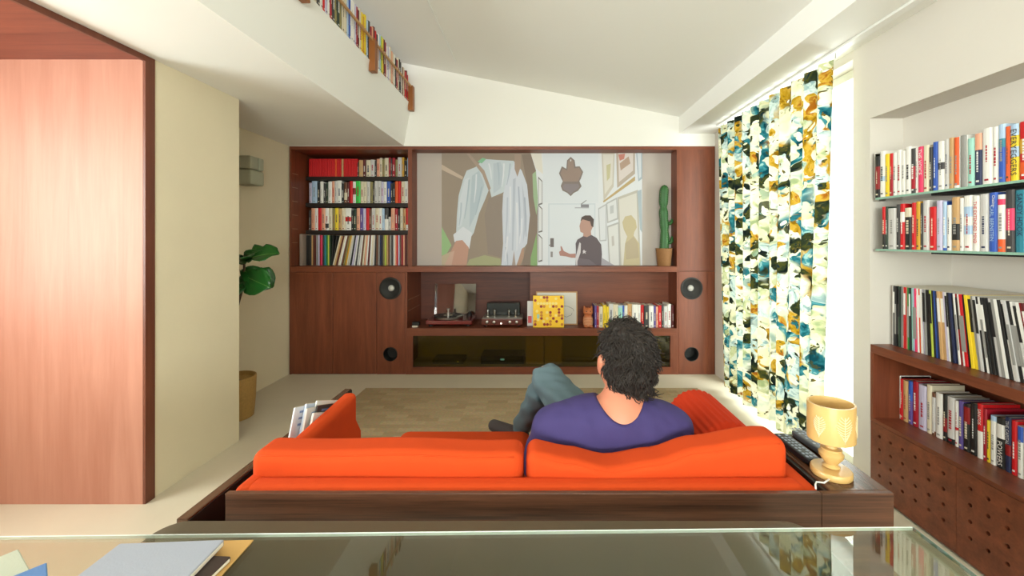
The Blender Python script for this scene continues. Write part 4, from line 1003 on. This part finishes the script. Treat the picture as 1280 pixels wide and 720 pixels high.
for x in (-.17, .17):
    for y in (-.1, .12): MB().lathe([(.016, 0), (.018, .018)], (x, y, 0), 12).build('foot', BLACK, am)
TG = clear_glass('tube_glass', '#f0f0ee', 2.5)
for x in (-.155, -.085, .065, .135):
    tb = MB().lathe([(.017, .088), (.017, .097), (.0, .097)], (x, -.04, 0), 16).build('tube_socket', STEEL, am)
    MB().lathe([(.015, .0975), (.0165, .11), (.0165, .155), (.011, .170), (.0, .172)], (x, -.04, 0), 18).build('glass_tube', TG, tb, smooth=True)
    MB().lathe([(.009, .1), (.009, .15), (.012, .152), (0, .153)], (x, -.04, 0), 14).build('electrode', STEEL, tb)
for x in (-.15, -.08, .08, .15): MB().lathe([(.015, -.002), (.015, .012), (.011, .015), (0, .015)], (x, -.145, .052), 20, axis='y').build('knob', STEEL, am, smooth=40)
MB().lathe([(.006, 0), (.006, .004), (0, .004)], (-.008, -.1445, .038), 12, axis='y').build('pilot_lamp', mat('pilot_white', '#fff3e0', .4, emit=5), am)
# pictures
def picture(name, lbl, x0, x1, z0, z1, y, tilt, fm, cm, fw=.012, t=.014):
    r_ = thing(name, lbl, 'picture', ((x0 + x1) / 2, y, z0)); w2 = (x1 - x0) / 2; h = z1 - z0; r_.rotation_euler = (R(-tilt), 0, 0)
    if fw:
        o = MB().box(-w2, w2, 0, t, 0, fw).box(-w2, w2, 0, t, h - fw, h).box(-w2, -w2 + fw, 0, t, fw, h - fw).box(w2 - fw, w2, 0, t, fw, h - fw); o.build('frame', fm, r_)
        bx('print', cm, r_, -w2 + fw, w2 - fw, .004, t - .002, fw, h - fw)
    else: bx('canvas', cm, r_, -w2, w2, 0, t, 0, h, .0015)
    return r_, w2, h
p_, w2, h_ = picture('framed_print', 'pale line drawing in a light wood frame behind the yellow dotted panel', pt(670,0,4.16)[0], pt(722,0,4.16)[0], .4603, .4603 + 41.5*4.16/500, 4.165, 4, BRASSY, mat('pale_print', '#d6d3cb', .6))
o = MB(); o.tube([(.06,.0035,.20),(.12,.0035,.19),(.17,.0035,.165),(.18,.0035,.14)], .002, 5).tube([(.06,.0035,.1),(.1,.0035,.08),(.15,.0035,.1),(.16,.0035,.12)], .0018, 5); o.build('line_drawing', mat('pencil', '#6a675f', .7), p_)
p2, _, _ = picture('small_card', 'white card with a red patch behind the yellow dotted panel', pt(659,0,4.10)[0], pt(673,0,4.10)[0], .4603, .4603 + 31*4.1/500, 4.115, 4, None, mat('card_white', '#dcd8d8', .6), 0, .006)
MB().box(-.05, -.012, -.0012, 0, .03, .10).build('red_patch', mat('card_red', '#d2555a', .6), p2)
yp, w2, h_ = picture('dotted_panel', 'yellow square panel covered with red and amber dots in the niche', pt(666.3,0,4.04)[0], pt(705,0,4.04)[0], .4603, .4603 + 39.5*4.04/500, 4.04, 3, None, mat('panel_yellow', '#f2c21a', .5), 0, .02)
cd_ = {'dots_dark_red': ('#8e1c12', [(170-98,168-142),(195-98,165-142)]), }
dots = {'r': [], 'a': [], 'y': [], 'c': []}
N_ = 10; stp = (2 * w2) / 10.4
grid = {'r': [(3.6,.6),(4.6,.6),(9.4,.6),(.6,1.6),(2.6,3.6),(6.7,3.6),(9.6,3.6),(8.6,4.6),(5.7,5.6),(8.6,5.6),(2.7,7.6),(6.7,7.6),(9.6,7.6),(7.8,8.6),(.6,9.6),(3.7,9.6),(4.7,9.6)],
        'a': [(4.6,1.6),(3.6,3.6),(7.7,3.6),(2.7,5.6),(2.7,6.6),(5.7,6.6),(8.6,6.6),(9.6,6.6),(5.7,8.6),(.6,8.6),(5.7,9.6),(9.6,9.6)],
        'y': [(1.6,2.6),(2.6,2.6),(3.6,2.6),(4.6,2.6),(5.6,2.6),(6.6,2.6),(7.6,2.6),(5.6,3.6),(2.6,.6),(7.6,1.0),(1.2,5.2),(4.6,5.6),(7.6,6.6),(4.6,7.6),(1.6,8.0),(3.4,8.6)], 'c': [(1.6,6.6),(1.6,7.2)]}
for key, c in (('r', '#8e1c12'), ('a', '#c47a14'), ('y', '#f0d778'), ('c', '#9fc8b8')):
    o = MB()
    for gx, gz in grid[key]:
        o.lathe([(.0142, 0), (.0142, .0012), (0, .0014)], (-w2 + gx * stp + .004, 0, h_ - gz * stp), 12, axis='y')
    o.build('dots', mat('dot_' + key, c, .5), yp)
# clay cat
CLAY = mat('terracotta_clay', '#b8683c', .6, var=.1, vscale=40)
S = SDF((-.08, -.08, -.02), (.08, .08, .24), .004)
S.ell((0, 0, .06), (.052, .045, .085), .02).ell((0, -.008, .155), (.05, .042, .042), .012)
S.cone((-.034, -.005, .185), (-.04, -.003, .212), .014, .004, .008).cone((.034, -.005, .185), (.04, -.003, .212), .014, .004, .008).ell((0, -.045, .147), (.018, .012, .012), .008)
S.ell((-.028, -.03, .012), (.02, .025, .014), .01).ell((.028, -.03, .012), (.02, .025, .014), .01)
X, Y, Z = S.grid(); S.cut(-Z + 0 * X + 0 * Y)
cat = thing('clay_cat', 'terracotta cat figurine with a striped belly beside the niche books', 'figurine', (.513, 4.075, .4602))
S.mesh('body', CLAY, cat)
o = MB()
for k in range(8):
    z = .02 + .011 * k; rr = .0465 * math.sqrt(max(.05, 1 - ((z - .06) / .085) ** 2)); rx = .0535 * math.sqrt(max(.05, 1 - ((z - .06) / .085) ** 2))
    o.tube([(rx * math.sin(a), -rr * math.cos(a), z) for a in [(-1.2 + .2 * q) for q in range(13)]], .0022, 5)
o.build('belly_stripes', mat('clay_pale', '#e0b48e', .6), cat)
o = MB()
for s_ in (-1, 1): o.lathe([(.006, 0), (.004, .003), (0, .004)], (s_ * .02, -.046, .163), 10, axis='y')
o.build('eyes', BLACK, cat)

# ------------------------------------------------------------------ cactus, fig plant, wall lamp
ca = thing('cactus', 'tall ribbed green cactus in a woven pot on the screen ledge', 'plant', (1.29, 4.082, 1.0802))
MB().lathe([(.062, 0), (.067, .005), (.082, .17), (.084, .178), (.079, .180), (.075, .17), (0, .16)], n=28).build('pot', mat('woven_pot', '#8a5f36', .7, bump=.5, bscale=180, var=.2, vscale=70), ca, smooth=40)
CG = mat('cactus_green', '#2c5c2a', .5, var=.25, vscale=18); o = MB(); vs = []; nz_, na_ = 60, 40
for i in range(nz_ + 1):
    u = i / nz_; z = .155 + .672 * u
    prof = .046 * (1 - .28 * math.exp(-((u - .66) / .04) ** 2) - .16 * math.exp(-((u - .30) / .05) ** 2) - .1 * math.exp(-((u - .48) / .04) ** 2)) * math.sqrt(max(.0, 1 - max(0, (u - .9) / .1) ** 2)) + .0005
    for k in range(na_):
        a = 2 * math.pi * k / na_; r = prof * (.8 + .2 * abs(math.cos(a * 2.5)) ** .6)
        vs.append((r * math.cos(a) + .006 * math.sin(u * 7), r * math.sin(a), z))
o.add(vs, [(i*na_+k, i*na_+(k+1) % na_, (i+1)*na_+(k+1) % na_, (i+1)*na_+k) for i in range(nz_) for k in range(na_)])
o.build('stem', CG, ca, smooth=True)
for z, L in ((.43, .05), (.235, .07)):
    MB().tube([(.035, -.01, z), (.06, -.012, z + .002), (.075, -.012, z + .02), (.078, -.012, z + L)], [.016, .018, .018, .006], 10).build('side_shoot', CG, ca, smooth=True)
o = MB(); 
for i in range(26):
    for k in range(5):
        a = 2 * math.pi * k / 5; z = .18 + .024 * i
        o.tube([(.05 * math.cos(a), .05 * math.sin(a), z), (.062 * math.cos(a), .062 * math.sin(a), z + .004)], [.0012, .0003], 4)
o.build('spines', PAPER, ca)['kind'] = 'stuff'

fp = thing('fig_plant', 'fiddle leaf fig with large dark leaves in a rattan pot in the recess', 'plant', (-2.30, 3.03, 0))
MB().lathe([(.118, 0), (.125, .004), (.138, .15), (.142, .30), (.140, .31), (.130, .31), (.126, .28), (0, .27)], n=36).build('pot', RATTAN, fp, smooth=40)
MB().lathe([(.124, .2715), (0, .274)], n=20).build('soil', mat('dark_soil', '#201811', .9), fp)
stem = [(0, 0, .27), (.02, -.01, .5), (.0, -.01, .72), (.05, -.02, .88), (.09, -.02, 1.02), (.10, -.03, 1.16), (.11, -.02, 1.22)]
MB().tube(stem, [.016, .014, .012, .010, .009, .008, .005], 8).build('stem', mat('bark', '#4a3826', .8), fp, smooth=True)
LEAF = mat('fig_leaf', '#1f5a20', .35, var=.25, vscale=9, coat=.15); LEAF.node_tree.nodes['Principled BSDF'].inputs['Subsurface Weight'].default_value = 0
def leaf(base, az, el, L, W, roll=0):
    o = MB(); n1, n2 = 10, 6; vs = []
    for i in range(n1 + 1):
        u = i / n1; wv = W * (math.sin(math.pi * min(1, u * .93 + .04)) ** .75) * (.55 + .6 * u) * (1 if u < .98 else .4)
        wv *= 1 - .22 * math.exp(-((u - .45) / .12) ** 2)
        for j in range(-n2, n2 + 1):
            s_ = j / n2; vs.append((u * L, s_ * wv, -.25 * L * u * u + .25 * wv * abs(s_) + .012 * math.sin(u * 14 + j) * abs(s_)))
    q = 2 * n2 + 1
    o.add(vs, [(i*q+j, (i+1)*q+j, (i+1)*q+j+1, i*q+j+1) for i in range(n1) for j in range(q - 1)])
    ob = o.build('leaf', LEAF, fp, smooth=True); ob.location = base
    ob.rotation_euler = Euler((R(roll), -R(el), R(az)), 'XYZ')
    md = ob.modifiers.new('thick', 'SOLIDIFY'); md.thickness = .0016
    MB().tube([(u * L / 8, 0, -.25 * L * (u / 8) ** 2 + .003) for u in range(9)], [.003] * 4 + [.002] * 5, 5).build('leaf_vein', mat('leaf_vein', '#5c8a3c', .5), ob)
for b_, az, el, L, W, rl in [((.10,-.02,1.19), -12, 22, .26, .115, 40), ((.09,-.03,1.16), -65, 25, .23, .115, 10), ((.08,-.02,1.08), -28, -12, .27, .125, 62), ((.09,-.02,1.22), 40, 30, .18, .10, 20),
                             ((.08,-.02,1.20), -120, 30, .20, .10, 0), ((.07,-.02,1.05), -80, -15, .22, .11, -20), ((.08,-.03,1.12), 5, -25, .24, .12, 50)]:
    leaf(b_, az, el, L, W, rl)
SC = mat('grey_green_ceramic', '#a8a892', .6, var=.06, vscale=20)
wl = thing('wall_lamp', 'grey green ceramic block wall lamp on the cream recess wall', 'wall lamp', (-2.489, 3.36, 1.80))
MB().rounded(.0, .15, -.10, -.003, .127, .235, p=12, n=10).build('upper_block', SC, wl, smooth=40)
MB().rounded(.0, .15, .003, .06, .127, .235, p=12, n=10).build('upper_block', SC, wl, smooth=40)
MB().rounded(.0, .155, -.105, .06, .0, .123, p=12, n=10).build('lower_block', SC, wl, smooth=40)

# ------------------------------------------------------------------ the seated person
SKIN = mat('skin', '#c97f63', .5, var=.04, vscale=20); SKIN.node_tree.nodes['Principled BSDF'].inputs['Subsurface Weight'].default_value = 0
SHIRT = mat('purple_cotton', '#372c60', .85, bump=.2, bscale=450, var=.06, vscale=30)
JEANS = mat('blue_grey_denim', '#576b72', .85, bump=.25, bscale=500, var=.12, vscale=22)
SOCK = mat('dark_sock', '#3a3130', .8)
HC = Vector((.276, 1.272, .968)); YAW = R(16)
HM = Euler((R(3), R(3), YAW)).to_matrix()
def hp(x, y, z): return tuple(HC + HM @ Vector((x, y, z)))
NB = (.243, 1.205, .815)
LSh, RSh = (.052, 1.215, .775), (.402, 1.215, .772)
LEl, REl = (-.004, 1.40, .565), (.462, 1.40, .565)
LWr, RWr = (.115, 1.60, .655), (.300, 1.60, .660)
LHip, RHip = (.135, 1.47, .49), (.305, 1.47, .50)
LKn, LAn = (.085, 1.905, .50), (.095, 2.03, .15)
RKn, RAn = (.042, 1.80, .715), (-.088, 2.055, .375)
def torso(S, i=0):
    S.ell((.228, 1.250, .70), (.178, .108, .15), .03, infl=i).ell((.225, 1.34, .58), (.160, .115, .14), .06, infl=i).ell((.22, 1.445, .50), (.168, .125, .105), .06, infl=i)
    S.cone((.15, 1.215, .775), (.31, 1.215, .773), .082, .082, .04, i)
    S.cone(NB, (LSh[0]+.035, LSh[1], LSh[2]+.008), .052, .050, .04, i).cone(NB, (RSh[0]-.035, RSh[1], RSh[2]+.008), .052, .050, .04, i)
def arms(S, i=0, fore=True):
    S.cone(LSh, LEl, .060, .045, .04, i).cone(RSh, REl, .060, .045, .04, i)
    if fore: S.cone(LEl, LWr, .044, .028, .015, i).cone(REl, RWr, .044, .028, .015, i)
def legs(S, i=0):
    S.cone(LHip, LKn, .088, .060, .03, i).cone(LKn, LAn, .058, .038, .02, i).cone(RHip, RKn, .088, .063, .02, i).cone(RKn, RAn, .060, .038, .015, i)
def feet(S, i=0):
    S.cone(LAn, (.095, 2.06, .118), .036, .034, .02, i).cone((.095, 2.00, .110), (.08, 2.19, .102), .034, .026, .02, i)
    S.cone(RAn, (-.105, 2.075, .335), .036, .034, .02, i).cone((-.085, 2.055, .335), (-.235, 2.155, .345), .036, .026, .02, i)
def hand(S, wr, d, side):
    d = Vector(d).normalized(); up = Vector((0, 0, 1)); sd = d.cross(up).normalized() * side   # thumb side
    nrm = sd.cross(d).normalized(); nrm = nrm if nrm.z > 0 else -nrm
    w0 = Vector(wr); pc = w0 + d * .05
    for q in (-1.5, -.5, .5, 1.5):
        S.cone(tuple(w0 + d * .01 + sd * q * .010), tuple(w0 + d * .085 + sd * q * .019), .016, .0125, .012)
    for q, L in ((1.5, .066), (.5, .076), (-.5, .070), (-1.5, .054)):
        a = w0 + d * .085 + sd * q * .020; b = a + d * L * .5 - nrm * .008; c = b + d * L * .35 - nrm * .022; e = c + d * L * .1 - nrm * .02
        S.cone(tuple(a), tuple(b), .0098, .009, .003).cone(tuple(b), tuple(c), .009, .0082, .003).cone(tuple(c), tuple(e), .0082, .0072, .003)
    a = w0 + d * .028 + sd * .026; b = a + d * .03 + sd * .024 - nrm * .006; c = b + d * .028 + sd * .006 - nrm * .006
    S.cone(tuple(a), tuple(b), .0135, .011, .008).cone(tuple(b), tuple(c), .011, .0085, .003)
S = SDF((-.31, 1.06, -.02), (.58, 2.26, 1.13), .0065)
torso(S, -.004); arms(S, -.003); legs(S, -.004); feet(S)
S.cone((.248, 1.208, .80), hp(-.002, -.02, -.05), .062, .056, .03)
S.ell(hp(0, -.004, .012), (.076, .096, .098), .02, HM).ell(hp(0, .038, -.055), (.055, .058, .062), .03, HM).ell(hp(0, .062, -.092), (.028, .026, .022), .025, HM)
S.cone(hp(0, .090, .004), hp(0, .108, -.034), .008, .012, .01).ell(hp(0, .088, -.066), (.024, .012, .010), .006, HM).cone(hp(-.035, .082, .022), hp(.035, .082, .022), .010, .010, .015)
for s_ in (-1, 1):
    S.ell(hp(s_ * .079, -.002, -.018), (.011, .022, .033), .006, HM).ell(hp(s_ * .086, -.010, -.006), (.008, .018, .022), .004, HM)
hand(S, LWr, (.9, .45, -.1), -1); hand(S, RWr, (-.9, .45, -.12), 1)
person = S.mesh('person', SKIN)
tag(person, 'person in purple shirt and jeans lounging cross-legged, seen from behind', 'person')
def wr(X, Y, Z, a, f): return a * np.sin(f * (X * 1.3 + .6 * Z) + 3 * np.sin(f * .35 * (Y + Z))) * np.sin(f * .6 * (Z - .5 * Y) + 1.7 * np.sin(f * .4 * X))
# shirt
S = SDF((-.10, 1.06, .38), (.56, 1.64, .94), .0065); torso(S, .006); arms(S, .008, False)
X, Y, Z = S.grid(); S.f = S.f + (wr(X, Y, Z, .0035, 30) + wr(Y, Z, X, .0012, 75)).astype(np.float32)
nx, ny, nz = hp(-.002, -.02, -.05); ax = Vector((nx - .246, ny - 1.206, nz - .79)).normalized()
px, py, pz = X - .250, (Y - 1.205) * .92, Z - .800; tt_ = px * ax.x + py * ax.y + pz * ax.z
rad_ = np.sqrt((px - tt_ * ax.x) ** 2 + (py - tt_ * ax.y) ** 2 + (pz - tt_ * ax.z) ** 2)
S.cut(np.minimum(Z - (.820 + 10 * (X - .247) ** 2) + 0 * Y, .105 - rad_)); S.cut((.44 - Z) + 0 * X + 0 * Y)
S.mesh('shirt', SHIRT, person)
# jeans
S = SDF((-.22, 1.28, .03), (.47, 2.16, .84), .0065); legs(S, .006); S.ell((.22, 1.445, .50), (.168, .125, .105), .05, infl=.008)
X, Y, Z = S.grid(); S.f = S.f + (wr(X, Y, Z, .008, 30) + wr(Z, X, Y, .004, 60)).astype(np.float32)
d1 = Vector(LAn) - Vector(LKn); d1.normalize(); d2 = Vector(RAn) - Vector(RKn); d2.normalize()
g1 = (X - LAn[0]) * d1.x + (Y - LAn[1]) * d1.y + (Z - LAn[2] - .02) * d1.z
S.cut(np.where((Z < .3), g1, -1)); g2 = (X - RAn[0]) * d2.x + (Y - RAn[1]) * d2.y + (Z - RAn[2]) * d2.z + .012
S.cut(np.where((X < .02) & (Z > .25), g2, -1)); S.cut((Z - .60 - 1.2 * (Y - 1.36)) + 0 * X)
S.mesh('jeans', JEANS, person)
for lo_, hi_ in (((-.31, 1.95, .20), (.02, 2.26, .44)), ((.02, 1.90, .02), (.16, 2.26, .19))):
    S = SDF(lo_, hi_, .006); feet(S, .005); S.mesh('sock', SOCK, person)
# hair
HAIR = mat('dark_brown_hair', '#201610', .65, var=.35, vscale=50, bump=.6, bscale=150)
S = SDF((.12, 1.10, .80), (.44, 1.44, 1.13), .004)
S.ell(hp(0, -.012, .024), (.079, .104, .096), .02, HM).ell(hp(0, -.040, -.034), (.072, .072, .068), .03, HM).ell(hp(0, -.047, -.076), (.054, .048, .034), .02, HM)
X, Y, Z = S.grid()
def nz3(f, a, b, c): return np.sin(f*X + 2.1*np.sin(f*.7*Y + a) + a) * np.sin(f*Y + 2.3*np.sin(f*.6*Z + b) + b) * np.sin(f*Z + 1.9*np.sin(f*.8*X + c) + c)
S.f = (S.f - .013 * np.abs(nz3(62, .3, 1.1, 2.2)) ** .7 - .004 * nz3(130, 1.3, .4, 3.1) + .004).astype(np.float32)
lx = HM[0][0]*(X-HC.x) + HM[1][0]*(Y-HC.y) + HM[2][0]*(Z-HC.z); ly = HM[0][1]*(X-HC.x) + HM[1][1]*(Y-HC.y) + HM[2][1]*(Z-HC.z); lz = HM[0][2]*(X-HC.x) + HM[1][2]*(Y-HC.y) + HM[2][2]*(Z-HC.z)
S.cut(np.minimum(ly - .030 + 0 * lz, .052 - lz)); S.cut(np.minimum(ly + .022, np.minimum(.010 - lz, np.abs(lx) * 0 + 1)))
S.cut((-lz - .094 - .25 * np.maximum(0, -ly - .02) + .30 * np.abs(lx)) )
hair = S.mesh('hair', HAIR, person)
hm = hair.data; nv_ = len(hm.vertices); o = MB(); rng = random.Random(3)
for _ in range(2600):
    v = hm.vertices[rng.randrange(nv_)]; nrm = v.normal.copy(); p = v.co.copy()
    loc = HM.transposed() @ (p - HC)
    if loc.z < -.085 or (loc.y > .02 and loc.z < .05): continue
    w1 = Vector((math.sin(38 * p.z + 20 * p.x), math.sin(35 * p.x + 24 * p.y), -1.3 + math.sin(30 * p.y + 26 * p.x)))
    tan = (w1 - nrm * w1.dot(nrm)).normalized(); c = nrm.cross(tan).normalized() * rng.choice((-1, 1)); L = rng.uniform(.022, .045)
    pts = [p - nrm * .004]
    for q in range(1, 6):
        u = q / 5; pts.append(p + nrm * (.0035 * math.sin(math.pi * u) + .0015 * rng.random()) + tan * L * u * (1 - .2 * u) + c * L * .35 * u * u)
    o.tube(pts, [.0012, .0015, .0015, .0013, .001, .0003], 4)
o.build('curls', HAIR, hair, smooth=True)['kind'] = 'stuff'
o = MB()
for s_ in (-1, 1): o.lathe([(.011, -.002), (.009, .004), (.004, .006), (0, .0065)], (0, 0, 0), 12, axis='y')
for s_ in (-1, 1):
    e = MB().rounded(-.0115, .0115, -.0115, .0115, -.0115, .0115, p=2, n=6).build('eye', mat('eye_white', '#e8e4de', .2), person, smooth=True); e.location = hp(s_ * .031, .079, .006)

# the sofa stands a little further back and is a little larger than first measured; everything on it follows
for r_ in [q for q in list(bpy.data.objects) if q.parent is None and (q in (sofa, person, lamp) or q.name.startswith(('bolster_pillow', 'remote_control')) or q.get('group') == 'magazines in the sofa slot')]:
    r_.location = r_.location * 1.05 + Vector((0, 0, -.0672)); r_.scale = (1.05, 1.05, 1.05)
